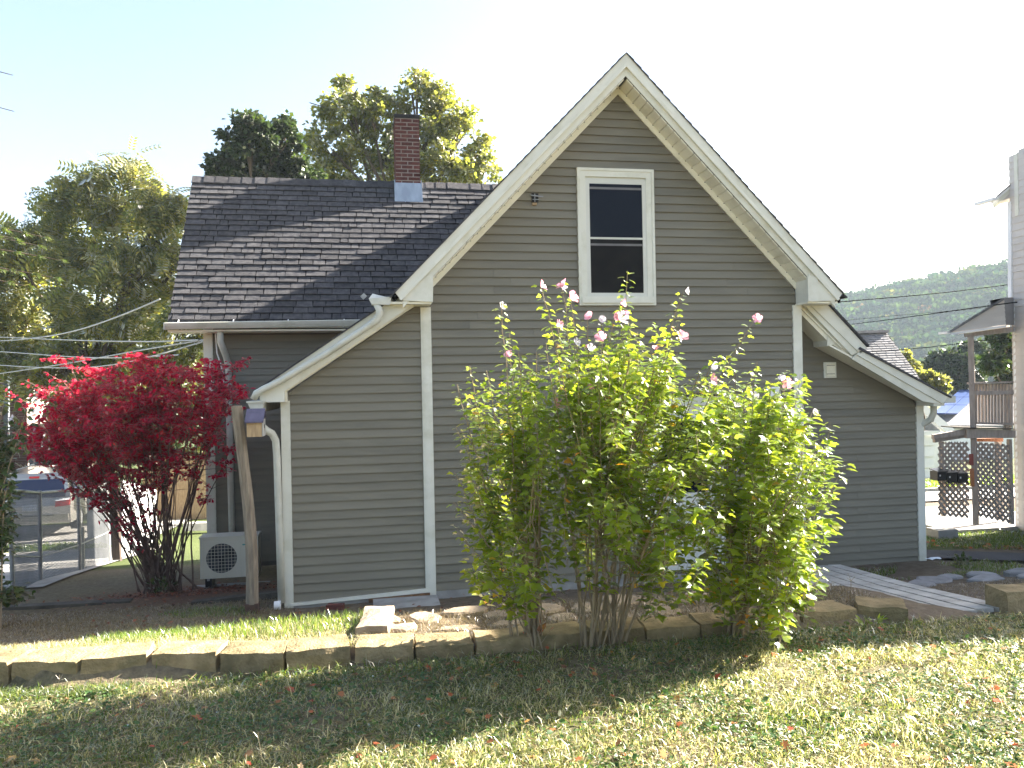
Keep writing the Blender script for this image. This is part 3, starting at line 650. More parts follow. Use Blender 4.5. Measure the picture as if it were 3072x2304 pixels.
# ------------------------------------------------------------------ leaning post with nest box
post = root('wood_post', (-1.24, 8.9, .04), 'weathered wooden post leaning left in front of the house corner', 'post')
pa, pb = at(757, 1836, 8.9), at(713, 1217, 8.75)
mb = MB(); NS = 14
for i in range(NS + 1):
    t = i / NS; c_ = pa.lerp(pb, t); c_.x += .012 * math.sin(t * 5) + .03 * math.sin(t * math.pi); r_ = .064 - .010 * t
    for k in range(8):
        an = k * math.pi / 4 + math.pi / 8; q = (math.cos(an), math.sin(an)); sq = max(abs(q[0]), abs(q[1]))
        mb.v.append((c_.x + q[0] / sq * r_ * .97 + noise.noise(Vector((k, t * 6, 0))) * .004, c_.y + q[1] / sq * r_ * .97, c_.z))
for i in range(NS):
    for k in range(8): mb.f.append((i * 8 + k, i * 8 + (k + 1) % 8, (i + 1) * 8 + (k + 1) % 8, (i + 1) * 8 + k))
mb.f += [tuple(range(7, -1, -1)), tuple(NS * 8 + k for k in range(8))]
mb.build('shaft', M['wood'], post)
pc = pa.lerp(pb, .1); MB().box(pa.x - .068, pa.x + .068, pa.y - .068, pa.y + .066, pa.z - .1, pa.z + .10).build('post_base', pmat('damp_wood', (.10, .055, .04), (.06, .035, .028), scale=15), post)
bh = root('nest_box', (-1.10, 8.62, 2.0), 'small nest box with dark purple roof fixed to the leaning post', 'nest box')
b0 = at(744, 1290, 8.62)
MB().box(-1.20, -1.05, 8.56, 8.74, 1.955, 2.13).build('box', M['birdwood'], bh)
MB().box(-1.047, -1.035, 8.555, 8.745, 1.96, 2.135).build('side_panel', M['plank'], bh)
MB().hexa([(-1.215, 8.53, 2.10), (-1.03, 8.53, 2.10), (-1.03, 8.70, 2.225), (-1.215, 8.70, 2.225), (-1.215, 8.53, 2.115), (-1.03, 8.53, 2.115), (-1.03, 8.70, 2.245), (-1.215, 8.70, 2.245)]).hexa([(-1.215, 8.70, 2.225), (-1.03, 8.70, 2.225), (-1.03, 8.80, 2.15), (-1.215, 8.80, 2.15), (-1.215, 8.70, 2.245), (-1.03, 8.70, 2.245), (-1.03, 8.80, 2.165), (-1.215, 8.80, 2.165)]).build('roof', M['birdroof'], bh)
MB().disc((-1.034, 8.64, 2.06), .02, 14, 'u', .004).build('entrance_hole', M['black'], bh)

# ------------------------------------------------------------------ stone helpers
def rough_block(nm, parent, c0, c1, depth, z0, z1, mt, rot=0, sub=5, amp=.012, taper=.02, kind=None):
    """rough faced block from front-left c0 to front-right c1"""
    c0, c1 = Vector(c0).to_3d(), Vector(c1).to_3d(); d = (c1 - c0); Ln = d.length; d.normalize(); nrm = Vector((-d.y, d.x, 0))
    mb = MB(); sd = random.uniform(0, 100); vid = {}
    def pt(i, j, k):
        key = (i, j, k)
        if key in vid: return vid[key]
        x, y, z = i / sub, j / sub, k / sub
        xx = x * Ln; ins = taper * y * Ln
        xx = xx * (1 - 2 * taper * y) + ins
        p = c0 + d * xx + nrm * (y * depth) + Vector((0, 0, z0 + (z1 - z0) * z))
        e = sum(1 for q in (i, j, k) if q in (0, sub))
        cen = c0 + d * Ln / 2 + nrm * depth / 2 + Vector((0, 0, (z0 + z1) / 2))
        if e >= 2: p += (cen - p).normalized() * .009
        p += Vector((noise.noise(p * 9 + Vector((sd, 0, 0))), noise.noise(p * 9 + Vector((0, sd, 0))), noise.noise(p * 7 + Vector((0, 0, sd))))) * amp
        p += Vector((noise.noise(p * 30), noise.noise(p * 30 + Vector((9, 0, 0))), noise.noise(p * 30 + Vector((0, 7, 0))))) * amp * .4
        vid[key] = len(mb.v); mb.v.append(tuple(p)); return vid[key]
    r_ = range(sub)
    for a in r_:
        for b_ in r_:
            mb.f.append((pt(a, 0, b_), pt(a + 1, 0, b_), pt(a + 1, 0, b_ + 1), pt(a, 0, b_ + 1)))
            mb.f.append((pt(a, sub, b_ + 1), pt(a + 1, sub, b_ + 1), pt(a + 1, sub, b_), pt(a, sub, b_)))
            mb.f.append((pt(a, b_, sub), pt(a + 1, b_, sub), pt(a + 1, b_ + 1, sub), pt(a, b_ + 1, sub)))
            mb.f.append((pt(0, a, b_ + 1), pt(0, a + 1, b_ + 1), pt(0, a + 1, b_), pt(0, a, b_)))
            mb.f.append((pt(sub, a, b_), pt(sub, a + 1, b_), pt(sub, a + 1, b_ + 1), pt(sub, a, b_ + 1)))
    return mb.build(nm, mt, parent, kind=kind)
def flag(nm, parent, cx0, cy0, rx, ry, z, th, mt, n=9):
    mb = MB(); rs = [random.uniform(.75, 1.1) for _ in range(n)]; tl = (random.uniform(-.06, .06), random.uniform(-.06, .06))
    ring = []
    for k in range(n):
        t = 2 * math.pi * k / n; x, y = cx0 + rx * rs[k] * math.cos(t), cy0 + ry * rs[k] * math.sin(t)
        ring.append((x, y, z + (x - cx0) * tl[0] + (y - cy0) * tl[1]))
    mb.v = [(x, y, zz - th) for x, y, zz in ring] + ring + [(cx0 + (x - cx0) * .86, cy0 + (y - cy0) * .86, zz + .012 + random.uniform(-.004, .006)) for x, y, zz in ring]
    for k in range(n):
        j = (k + 1) % n; mb.f += [(k, j, n + j, n + k), (n + k, n + j, 2 * n + j, 2 * n + k)]
    mb.f.append(tuple(2 * n + k for k in range(n)))
    return mb.build(nm, mt, parent)

wallr = root('retaining_wall', (.8, 5.5, .55), 'long low curved row of tan split concrete blocks edging the lawn below the house', 'retaining wall')
fr = [(-3.12, 5.80), (-2.72, 5.72), (-2.28, 5.60), (-1.84, 5.50), (-1.42, 5.52), (-.98, 5.42), (-.55, 5.36), (-.11, 5.42), (.31, 5.38), (.73, 5.40), (1.15, 5.40), (1.57, 5.41), (1.99, 5.42), (2.41, 5.42), (2.83, 5.44), (3.24, 5.44), (3.72, 5.46)]
for i in range(len(fr) - 1):
    a, b_ = Vector((fr[i][0], fr[i][1] + (.10 if i > 5 else .02 * i), 0)), Vector((fr[i + 1][0], fr[i + 1][1] + (.10 if i > 4 else .02 * (i + 1)), 0)); d = (b_ - a).normalized()
    yaw = random.uniform(-.05, .05); zt = .718 + random.uniform(-.012, .012) - .062 * min(1, max(0, (i - 4) / 5))
    b2 = b_ - d * .012 + Vector((0, yaw * .3, 0)); a2 = a - Vector((0, yaw * .3, 0))
    rough_block('block', wallr, a2, b2, .29, .49, zt, M['block'], amp=.012)
rough_block('block', wallr, (3.74, 5.62, 0), (4.06, 5.44, 0), .30, .5, .675, M['block'], amp=.012)
chim.location.y += .15
wall2 = root('retaining_wall', (5.6, 5.5, .55), 'short row of tan blocks on the far side of the boardwalk at the right edge', 'retaining wall')
for i in range(4):
    x = 5.03 + i * .42; rough_block('block', wall2, (x, 5.56 - i * .04, 0), (x + .4, 5.52 - i * .04, 0), .29, .5, .70, M['block'])

path = root('flagstone_edging', (1.4, 6.3, .6), 'sunlit strip of rough flat stones lying behind the retaining wall and shrubs', 'stone edging')
for i in range(9):
    x = .0 + i * .34
    flag('flagstone', path, x + .1, 6.5 + random.uniform(-.08, .08), random.uniform(.14, .24), random.uniform(.10, .18), .575 + random.uniform(-.015, .02), .08, M['stone'])
for i in range(7):
    x = .1 + i * .42
    flag('flagstone', path, x + .15, 6.12 + random.uniform(-.06, .06), random.uniform(.13, .24), random.uniform(.08, .13), .585 + random.uniform(-.012, .012), .07, M['stone'])
rough_block('flagstone', path, (-.10, 6.05, 0), (.14, 6.02, 0), .55, .48, .665, M['stone'], amp=.02)
pile = root('flagstone_pile', (6.9, 8.0, .1), 'grey flat flagstones scattered on bare soil beyond the boardwalk', 'flagstones')
for (x, y, rx, ry, z) in ((6.35, 8.05, .34, .22, .15), (6.0, 7.85, .25, .18, .17), (6.85, 7.85, .32, .17, .18), (7.1, 8.2, .28, .16, .13), (7.55, 8.1, .34, .2, .16), (7.3, 7.75, .26, .13, .2), (7.8, 7.7, .3, .18, .2), (6.7, 8.25, .22, .13, .12)):
    rx *= .72; ry *= .72; z -= .02
    flag('flagstone', pile, x, y, rx, ry, z, .07, M['slate'])

# boardwalk ramp
walk = root('boardwalk', (4.8, 7.0, .4), 'grey wooden plank ramp running from the back door to the lawn', 'boardwalk')
nb = 8
for i in range(nb):
    t = (i + .5) / nb
    a = Vector((3.78 + 1.40 * t, 5.62 + .04 * t, .555)); b_ = Vector((4.36 + 1.32 * t, 8.85, .17)); d = (b_ - a).normalized(); sd = Vector((d.y, -d.x, 0)) * .080
    a = a + d * random.uniform(-.02, .03); sag = Vector((0, 0, -.02))
    n = len(MB().v); mb = MB()
    mid = (a + b_) / 2 + sag
    for (p, q) in ((a, mid), (mid, b_)):
        mb.hexa([p - sd - Vector((0, 0, .035)), p + sd - Vector((0, 0, .035)), q + sd * .95 - Vector((0, 0, .035)), q - sd * .95 - Vector((0, 0, .035)), p - sd, p + sd, q + sd * .95, q - sd * .95])
    mb.build('plank', M['plank'], walk)
MB().bar((3.86, 6.1, .42), (4.40, 8.6, .10), .05, .13).build('stringer', M['birdwood'], walk)

# timbers in the soil
tm = root('landscape_timber', (-3.7, 10.45, -.15), 'long dark landscape timber holding back the bed under the red shrub', 'timber')
MB().hexa([(-6.2, 10.42, -.3), (-2.85, 10.38, -.3), (-2.85, 10.52, -.3), (-6.2, 10.56, -.3), (-6.2, 10.42, -.07), (-2.85, 10.38, -.10), (-2.85, 10.52, -.10), (-6.2, 10.56, -.07)]).build('timber', M['timber'], tm)
MB().box(-3.5, -2.9, 10.30, 10.37, -.3, -.16).build('lower_timber', M['timber'], tm)
tm = root('landscape_timber', (-1.5, 10.15, -.15), 'short dark timber between the leaning post and the downspout', 'timber')
MB().hexa([(-2.1, 10.12, -.3), (-1.0, 10.15, -.3), (-1.0, 10.28, -.3), (-2.1, 10.25, -.3), (-2.1, 10.12, -.10), (-1.0, 10.15, -.05), (-1.0, 10.28, -.05), (-2.1, 10.25, -.10)]).build('timber', M['timber'], tm)
bk = root('loose_brick', (-.35, 9.05, .02), 'single red brick half sunk in soil under the left wall', 'brick')
rough_block('brick', bk, (-.47, 9.02, 0), (-.27, 8.98, 0), .1, -.04, .05, M['brick'], sub=3, amp=.006)
lit = root('paper_litter', tuple(onz(2800, 1687, -.02)), 'crumpled white plastic scrap beside the right house corner', 'litter')
q = onz(2800, 1687, -.02); mb = MB(); 
for i in range(5):
    for j in range(4): mb.v.append((q.x - .1 + i * .05 + random.uniform(-.01, .01), q.y - .05 + j * .03, q.z + .03 + random.uniform(0, .035)))
for i in range(4):
    for j in range(3): mb.f.append((i * 4 + j, (i + 1) * 4 + j, (i + 1) * 4 + j + 1, i * 4 + j + 1))
mb.build('scrap', M['bucket'], lit)
MB().box(.05, .78, 8.75, 9.22, -.12, .03).build('concrete_slab', M['concrete'], root('concrete_slab', (.4, 9.0, 0), 'small grey concrete slab at the foot of the middle corner board', 'slab'))

# ------------------------------------------------------------------ foliage tools
def T_diamond(w=.34): return np.array([(0, 0, 0), (w, .45, .05), (0, 1, -.08), (-w, .45, .05)], float), np.array([(0, 1, 2), (0, 2, 3)])
def T_lobed():
    V = [(0, 0, 0), (0, .45, -.02), (0, 1, -.16), (.22, .05, .05), (.46, .40, .04), (.22, .50, .05), (.17, .78, -.03), (-.22, .05, .05), (-.46, .40, .04), (-.22, .50, .05), (-.17, .78, -.03)]
    Fc = [(0, 3, 1), (3, 4, 1), (4, 5, 1), (5, 6, 1), (6, 2, 1), (0, 1, 7), (7, 1, 8), (8, 1, 9), (9, 1, 10), (10, 1, 2)]
    return np.array(V, float), np.array(Fc)
def T_oval():
    V = [(0, 0, 0), (.24, .25, .05), (.27, .6, .03), (0, 1, -.1), (-.27, .6, .03), (-.24, .25, .05), (0, .5, -.02)]
    return np.array(V, float), np.array([(0, 1, 6), (1, 2, 6), (2, 3, 6), (3, 4, 6), (4, 5, 6), (5, 0, 6)])
def T_pinnate(n=5):
    V, Fc = [], []
    for k in range(n):
        y = .12 + k * .19
        for s_ in (-1, 1):
            b_ = len(V); dz_ = -.25 * y * y
            V += [(0, y, dz_), (s_ * .17, y - .02, dz_ + .01), (s_ * .34, y + .12, dz_ - .07), (s_ * .14, y + .13, dz_)]
            Fc += [(b_, b_ + 1, b_ + 2) if s_ > 0 else (b_, b_ + 2, b_ + 1), (b_, b_ + 2, b_ + 3) if s_ > 0 else (b_, b_ + 3, b_ + 2)]
    return np.array(V, float), np.array(Fc)
def T_maple():
    V = [(0, .42, 0)]; ang = [(-90, .30), (-60, .22), (-35, .5), (-15, .28), (8, .55), (35, .30), (62, .5), (76, .32), (90, .62)]
    for a, r_ in ang + [(180 - a, r_) for a, r_ in ang[-2:0:-1]]: V.append((r_ * math.cos(R(a)), .42 + r_ * math.sin(R(a)), .03 if r_ < .35 else .0))
    n = len(V) - 1
    return np.array(V, float), np.array([(0, 1 + k, 1 + (k + 1) % n) for k in range(n)])
def leaves(P, size, dirs, nrm, T):
    """P (N,3) leaf bases, dirs growth direction, nrm face normal (made orthogonal)"""
    tv, tf = T; N = len(P)
    dirs = dirs / (np.linalg.norm(dirs, axis=1, keepdims=True) + 1e-9)
    nrm = nrm - dirs * np.sum(nrm * dirs, 1, keepdims=True); nrm = nrm / (np.linalg.norm(nrm, axis=1, keepdims=True) + 1e-9)
    x = np.cross(dirs, nrm)
    V = P[:, None, :] + size[:, None, None] * (tv[None, :, 0:1] * x[:, None, :] + tv[None, :, 1:2] * dirs[:, None, :] + tv[None, :, 2:3] * nrm[:, None, :])
    Fs = tf[None] + (np.arange(N) * len(tv))[:, None, None]
    return V.reshape(-1, 3), Fs.reshape(-1, tf.shape[1])
def unit(n): 
    v = RNG.normal(size=(n, 3)); return v / np.linalg.norm(v, axis=1, keepdims=True)

def tree(label, blobs, Z, mt, n, size, T, base, name='deciduous_tree', spread=.5, droop=.2, clumps=1.0, trunk_r=.25, depth=.8, shell=.4):
    """blobs: (px,py,r) in 2212-wide photo units, placed at distance Z"""
    base = Vector(base); rt = root(name, base, label, 'tree')
    C_ = []; Rr = []
    for (x, y, r_) in blobs:
        rr = r_ * K / F * Z; p = dep(x * K, y * K, Z + random.uniform(-depth, depth) * rr * .9); C_.append(p); Rr.append(rr)
    mb = MB(); fork = base.lerp(Vector((sum(c.x for c in C_) / len(C_), sum(c.y for c in C_) / len(C_), min(c.z for c in C_))), .75)
    mb.tube([base, base.lerp(fork, .5) + Vector((.1, 0, 0)), fork], [trunk_r, trunk_r * .8, trunk_r * .6], 8)
    for c, rr in zip(C_, Rr):
        mid = fork.lerp(c, .55) + Vector((random.uniform(-.3, .3), 0, random.uniform(-.4, .2)))
        mb.tube([fork, mid, c], [trunk_r * .35, trunk_r * .2, trunk_r * .07], 5)
        for _ in range(4):
            t = c + Vector(RNG.normal(size=3)) * rr * .5; mb.tube([mid.lerp(c, .5), c.lerp(t, .5), t], [trunk_r * .1, trunk_r * .07, .015], 4)
    mb.build('trunk', M['bark'], rt)
    vol = np.array([r_ ** 2 for r_ in Rr]); cnt = (n * vol / vol.sum()).astype(int)
    Ps, Ds, Ns = [], [], []
    for c, rr, k in zip(C_, Rr, cnt):
        nc = max(6, int(19 * clumps)); d = unit(nc); d[:, 2] = np.where(d[:, 2] < -.5, -d[:, 2], d[:, 2])
        cc = np.array(c) + d * rr * RNG.uniform(shell, 1.02, (nc, 1)); cr_ = rr * RNG.uniform(.12, .30, nc)
        w_ = RNG.integers(0, nc, k); off = RNG.normal(size=(k, 3)) * np.array([1, 1, .7]) * .62
        P = cc[w_] + off * cr_[w_][:, None]
        out = off + d[w_] * .6 + np.array([0, 0, -droop])
        Ps.append(P); Ds.append(out + RNG.normal(size=(k, 3)) * spread + np.array([0, 0, -droop * 1.5])); Ns.append(RNG.normal(size=(k, 3)) * .8 + np.array([.25, -.1, .9]) + off * .5)
    P, D, Nn = np.concatenate(Ps), np.concatenate(Ds), np.concatenate(Ns)
    V, Fs = leaves(P, size * RNG.uniform(.65, 1.25, len(P)), D, Nn, T)
    NP('crown', V, Fs, mt, rt, kind='stuff')
    return rt

# ------------------------------------------------------------------ rose of sharon shrubs
def hib_shrub(label, bases, tips, regions, flowers, v0, seed, low=()):
    """regions: (cx, cy, rx, ry, shoots) ellipses of the crown in 2212-wide photo units; the crown is as deep as it is wide"""
    global RNG
    rs = random.Random(seed); RNG = np.random.default_rng(seed)
    bx0 = sum(b[0] for b in bases) / len(bases); by0 = sum(b[1] for b in bases) / len(bases)
    rt = root('hibiscus_shrub', (bx0, by0, .56), label, 'shrub', 'rose of sharon shrubs along the retaining wall')
    P, D, Nn, S = [], [], [], []
    mb = MB()
    def along(pp, t0, step, szf, taper=.5):
        seg = [(pp[i + 1] - pp[i]).length for i in range(len(pp) - 1)]; tot = sum(seg); s_ = tot * t0; k = rs.random() * 6
        while s_ < tot:
            a = s_; i = 0
            while i < len(seg) - 1 and a > seg[i]: a -= seg[i]; i += 1
            q = pp[i].lerp(pp[i + 1], min(1, a / max(seg[i], 1e-6))); d = (pp[i + 1] - pp[i]).normalized()
            k += 2.4; side = Vector((math.cos(k), math.sin(k), 0)); tt = s_ / tot
            P.append(q + side * .02); D.append(side + d * .3 + Vector((0, 0, rs.uniform(-.75, .1))))
            Nn.append(Vector((rs.gauss(.35, .45), rs.gauss(-.05, .45), 1))); S.append(szf * rs.uniform(.55, 1.25) * (1 - taper * max(0, tt - .5)))
            s_ += step * rs.uniform(.6, 1.4)
    def curve(a, b_, bow, n):
        ctrl = a.lerp(b_, .45) + bow
        return [(1 - t) ** 2 * a + 2 * t * (1 - t) * ctrl + t * t * b_ + Vector((rs.gauss(0, .005), rs.gauss(0, .005), 0)) for t in [k / n for k in range(n + 1)]]
    shoots = []
    for (cx, cy, rx, ry, n) in regions:
        for _ in range(n):
            while True:
                a, b_, c = rs.uniform(-1, 1), rs.uniform(-1, 1), rs.uniform(-1, 1)
                if a * a + b_ * b_ + c * c < 1: break
            e = at((cx + a * rx) * K, (cy + b_ * ry) * K, v0); p = e + Vector((0, c * max(rx, 130) * K / F * 5.5 * 1.3, 0)); shoots.append(p)
    mains = []
    for k in range(7):
        i = rs.randrange(len(shoots)); tip = shoots[i].copy(); bx, by = rs.choice(bases); base = Vector((bx + rs.gauss(0, .04), by + rs.gauss(0, .04), .56))
        tip.z = max(tip.z, 1.7); pts = curve(base, tip, Vector((-(tip.x - base.x) * .16, -(tip.y - base.y) * .16, .1)), 12)
        r0 = rs.choice((.007, .009, .011, .015)); mb.tube(pts, [r0 * (1 - .8 * i / 12) + .002 for i in range(13)], 6, cap=False); mains.append(pts)
    for tip in [at(x * K, y * K, v0 + rs.gauss(-.1, .15)) for x, y in tips]:
        m_ = rs.choice(mains); bx, by = rs.choice(bases); base = Vector((bx + rs.gauss(0, .04), by + rs.gauss(0, .04), .56))
        pts = curve(base, tip, Vector((-(tip.x - base.x) * .1, .05, .1)), 14); mb.tube(pts, [.0058 * (1 - .8 * i / 14) + .0012 for i in range(15)], 5, cap=False)
        along(pts, .42, .017, .072, .75)
        for _ in range(5):
            q = pts[rs.randint(7, 12)]; an = rs.uniform(0, 6.28); e = q + Vector((math.cos(an) * .1, math.sin(an) * .1, rs.uniform(.05, .18))); tw = curve(q, e, Vector((0, 0, -.02)), 4); mb.tube(tw, [.0025, .0022, .002, .0016, .001], 3, cap=False); along(tw, .15, .02, .06)
    for p in shoots:
        m_ = min(mains, key=lambda q: (q[8] - p).length); st = m_[rs.randint(4, 9)]
        lnth = rs.uniform(.16, .36); lean = Vector((p.x - bx0, p.y - by0, 0)) * rs.uniform(.1, .35); a = p - Vector((0, 0, lnth * .5)) - lean * .3; b_ = p + Vector((rs.gauss(0, .04), rs.gauss(0, .04), lnth * .5)) + lean * .3
        if rs.random() < .4: mb.tube(curve(st, a, Vector((0, 0, .03)), 5), [.0045, .004, .0036, .003, .0027, .0024], 4, cap=False)
        pts = curve(a, b_, Vector((0, 0, 0)), 5); mb.tube(pts, [.003, .0026, .0022, .0018, .0014, .001], 4, cap=False); along(pts, .0, .0165, .078)
    mb.build('stems', M['stem'], rt)
    P, D, Nn, S = np.array(P), np.array(D), np.array(Nn), np.array(S)
    T = T_lobed()
    # the leaves that show largest, nearest the camera, stay single leaves
    order = np.argsort(P[:, 1] - S * 9); single = order[:150]; rest = order[150:]
    V, Fs = leaves(P[rest], S[rest], D[rest], Nn[rest], T); NP('foliage', V, Fs, M['hibleaf'], rt, kind='stuff')
    for i in single:
        V, Fs = leaves(P[i:i + 1], S[i:i + 1], D[i:i + 1], Nn[i:i + 1], T); NP('leaf', V, Fs, M['hibleaf'], rt)
    for (fx, fy, pale) in flowers:
        c = at(fx * K, fy * K, v0 - .15 + rs.gauss(0, .08)); V, Fc = [], []
        ax = Vector((rs.gauss(.2, .6), rs.gauss(-.5, .5), rs.gauss(.5, .4))).normalized(); x = ax.orthogonal().normalized(); y = ax.cross(x); opn = rs.uniform(.55, 1.25); sz = rs.uniform(.022, .036)
        for k in range(5):
            t = k * 1.2566; dr = x * math.cos(t) + y * math.sin(t); sdv = ax.cross(dr); b_ = len(V); w1, w2 = rs.uniform(.3, .42), rs.uniform(.45, .62); h_ = rs.uniform(.8, 1.15)
            V += [c, c + (dr * .5 * opn + ax * .45 + sdv * w1) * sz, c + (dr * opn + ax * h_ + sdv * w2) * sz, c + (dr * opn * 1.25 + ax * h_ * .95 + sdv * .1) * sz, c + (dr * opn + ax * h_ * .9 - sdv * w2) * sz, c + (dr * .5 * opn + ax * .45 - sdv * w1) * sz, c + (dr * .62 * opn + ax * .5) * sz]
            Fc += [(b_, b_ + 1, b_ + 6), (b_ + 1, b_ + 2, b_ + 6), (b_ + 2, b_ + 3, b_ + 6), (b_ + 3, b_ + 4, b_ + 6), (b_ + 4, b_ + 5, b_ + 6), (b_ + 5, b_, b_ + 6)]
        O('flower', V, Fc, M['palepetal'] if pale else M['petal'], rt)
    return rt
hib_shrub('left rose of sharon shrub, loosest and darkest of the three, with grey-brown stems', [(1.15, 5.54), (1.09, 5.58)],
    [(1080, 655), (1015, 790), (985, 830), (1100, 720), (1120, 760), (1050, 800), (985, 925), (982, 1020), (978, 1085), (985, 1150), (1005, 1230), (1130, 790), (1160, 760)],
    [(1115, 930, 95, 110, 25), (1105, 1060, 118, 110, 28), (1115, 1180, 115, 100, 19), (1110, 1270, 100, 50, 10)], [(1100, 770, 0), (1082, 662, 1), (1200, 877, 0)], 5.3, 11)
hib_shrub('tall middle rose of sharon shrub with most pink flowers on long upright sprigs', [(1.57, 5.45), (1.73, 5.42)],
    [(1165, 618), (1215, 610), (1232, 645), (1200, 690), (1355, 585), (1345, 650), (1270, 690), (1300, 690), (1325, 690), (1475, 630), (1465, 700), (1630, 690), (1450, 720), (1240, 740), (1550, 765), (1515, 800), (1390, 740), (1425, 790), (1180, 740)],
    [(1330, 830, 140, 85, 44), (1370, 940, 190, 125, 86), (1380, 1060, 195, 110, 74), (1380, 1170, 175, 90, 44), (1400, 1250, 140, 50, 11)],
    [(1168, 620, 0), (1218, 620, 0), (1216, 626, 1), (1232, 645, 0), (1202, 704, 0), (1206, 700, 0), (1276, 686, 0), (1300, 693, 1), (1340, 655, 0), (1352, 680, 0), (1328, 682, 0), (1340, 690, 1), (1300, 733, 0), (1270, 752, 0), (1275, 755, 1), (1242, 740, 1), (1468, 724, 0), (1472, 730, 0), (1480, 628, 1), (1274, 840, 0), (1352, 930, 0), (1330, 926, 0), (1358, 936, 1), (1415, 755, 0), (1535, 820, 0)], 5.15, 22)
hib_shrub('right rose of sharon shrub, roundest and brightest, in full sun by the boardwalk', [(2.69, 5.50), (2.63, 5.48)],
    [(1590, 795), (1635, 782), (1693, 800), (1740, 862), (1757, 885), (1800, 995), (1785, 960), (1797, 1040), (1770, 1120), (1570, 840), (1610, 830), (1670, 830), (1775, 1230), (1765, 1290)],
    [(1640, 900, 105, 70, 36), (1635, 1010, 145, 110, 72), (1640, 1130, 138, 110, 70), (1630, 1240, 120, 90, 42), (1680, 1285, 90, 40, 14)],
    [(1550, 796, 1), (1636, 690, 0), (1690, 822, 1), (1700, 825, 0), (1756, 893, 1), (1630, 855, 1), (1590, 880, 1)], 5.2, 33)

# ------------------------------------------------------------------ red burning bush
rs = random.Random(5); RNG = np.random.default_rng(5)
rb = root('burning_bush', (-2.72, 11.45, -.25), 'crimson leaved burning bush fanning out from bare brown stems beside the heat pump', 'shrub')
mb = MB(); P, D, Nn, S = [], [], [], []
def tipred():
    while True:
        x, y = rs.uniform(50, 500), rs.uniform(768, 1000)
        top = 770 + 150 * abs((x - 330) / 280) ** 1.8 if x < 330 else 775 + 40 * ((x - 330) / 170) ** 2
        bot = 985 if x < 200 else 925
        if top < y < bot: return x, y
extra = [(148, 776), (170, 800), (105, 850), (75, 880), (60, 935), (45, 965), (95, 985), (130, 960), (508, 792), (485, 790), (315, 768), (300, 770), (500, 975), (275, 1135), (255, 1085), (300, 1000)]
for i in range(88):
    x, y = extra[i] if i < len(extra) else tipred()
    tip = at(x * K, y * K, 11.1 + rs.gauss(0, .45)); base = Vector((-2.72 + rs.gauss(0, .13), 11.45 + rs.gauss(0, .10), -.28))
    r_few = i in (13, 14)
    ctrl = base.lerp(tip, .5) + Vector((0, 0, .12)) - Vector((tip.x - base.x, tip.y - base.y, 0)) * .04
    pts = [(1 - t) ** 2 * base + 2 * t * (1 - t) * ctrl + t * t * tip + Vector((rs.gauss(0, .012), rs.gauss(0, .012), 0)) for t in [k / 10 for k in range(11)]]
    r0 = rs.choice((.005, .006, .008, .009, .012, .018)); mb.tube(pts, [r0 * (1 - .85 * k / 10) + .0015 for k in range(11)], 5, cap=False)
    for k in range(6, 11):
        q = pts[k]
        for _ in range(3 if k < 8 else 4):
            l2 = rs.uniform(.12, .38); e = q + Vector((rs.gauss(0, 1), rs.gauss(0, 1), rs.uniform(-.1, .9))).normalized() * l2
            if e.z > at(330 * K, 772 * K, 11).z: e.z = q.z
            mb.tube([q, q.lerp(e, .55) + Vector((0, 0, .01)), e], [.004, .003, .0015], 3, cap=False)
            if k < 8 and rs.random() < .55: continue
            nl = rs.randint(4, 8) if r_few else rs.randint(13, 22)
            for _ in range(nl):
                t = rs.uniform(.15, 1.05); p = q.lerp(e, t) + Vector((rs.gauss(0, .02), rs.gauss(0, .02), rs.gauss(0, .015)))
                P.append(p); D.append(Vector((rs.gauss(0, 1), rs.gauss(0, 1), rs.gauss(-.25, .5)))); Nn.append(Vector((rs.gauss(0, .6), rs.gauss(0, .6), 1))); S.append(rs.uniform(.045, .08))
mb.build('stems', M['redstem'], rb)
V, Fs = leaves(np.array(P), np.array(S), np.array(D), np.array(Nn), T_oval()); NP('foliage', V, Fs, M['redleaf'], rb, kind='stuff')

# green shrub at the left edge
RNG = np.random.default_rng(8); rs = random.Random(8)
gs = root('green_shrub', (-3.75, 8.6, .1), 'dark green leafy shrub with two white flowers cut off by the left edge', 'shrub')
P, D, Nn, S = [], [], [], []; mb = MB()
def tips_gs():
    for _ in range(70): yield dep(rs.uniform(-150, 52) * K, rs.uniform(960, 1300) * K, 8.4 + rs.gauss(0, .3)), 1
    for x, y in ((12, 850), (35, 858), (55, 890), (60, 915), (20, 905), (-10, 880), (70, 880), (40, 920), (10, 925)): yield dep(x * K, y * K, 8.2), 1
for tip, _ in tips_gs():
    base = Vector((-3.95 + rs.gauss(0, .15), 8.7 + rs.gauss(0, .15), .08)); mid = base.lerp(tip, .5) + Vector((0, 0, .2))
    pts = [base.lerp(mid, k / 5) if k < 5 else mid.lerp(tip, (k - 5) / 5) for k in range(11)]
    mb.tube(pts, [.012 * (1 - .08 * k) for k in range(11)], 4, cap=False)
    for _ in range(46):
        t = rs.uniform(.45, 1.0); k = int(t * 10 - 1e-6); p = pts[k].lerp(pts[k + 1], t * 10 - k) + Vector((rs.gauss(0, .055), rs.gauss(0, .055), rs.gauss(0, .045)))
        P.append(p); D.append(Vector((rs.gauss(0, 1), rs.gauss(0, 1), rs.gauss(-.3, .4)))); Nn.append(Vector((rs.gauss(0, .5), rs.gauss(0, .5), 1))); S.append(rs.uniform(.05, .1))
mb.build('stems', M['stem'], gs)
V, Fs = leaves(np.array(P), np.array(S), np.array(D), np.array(Nn), T_lobed()); NP('foliage', V, Fs, M['shrubleaf'], gs, kind='stuff')
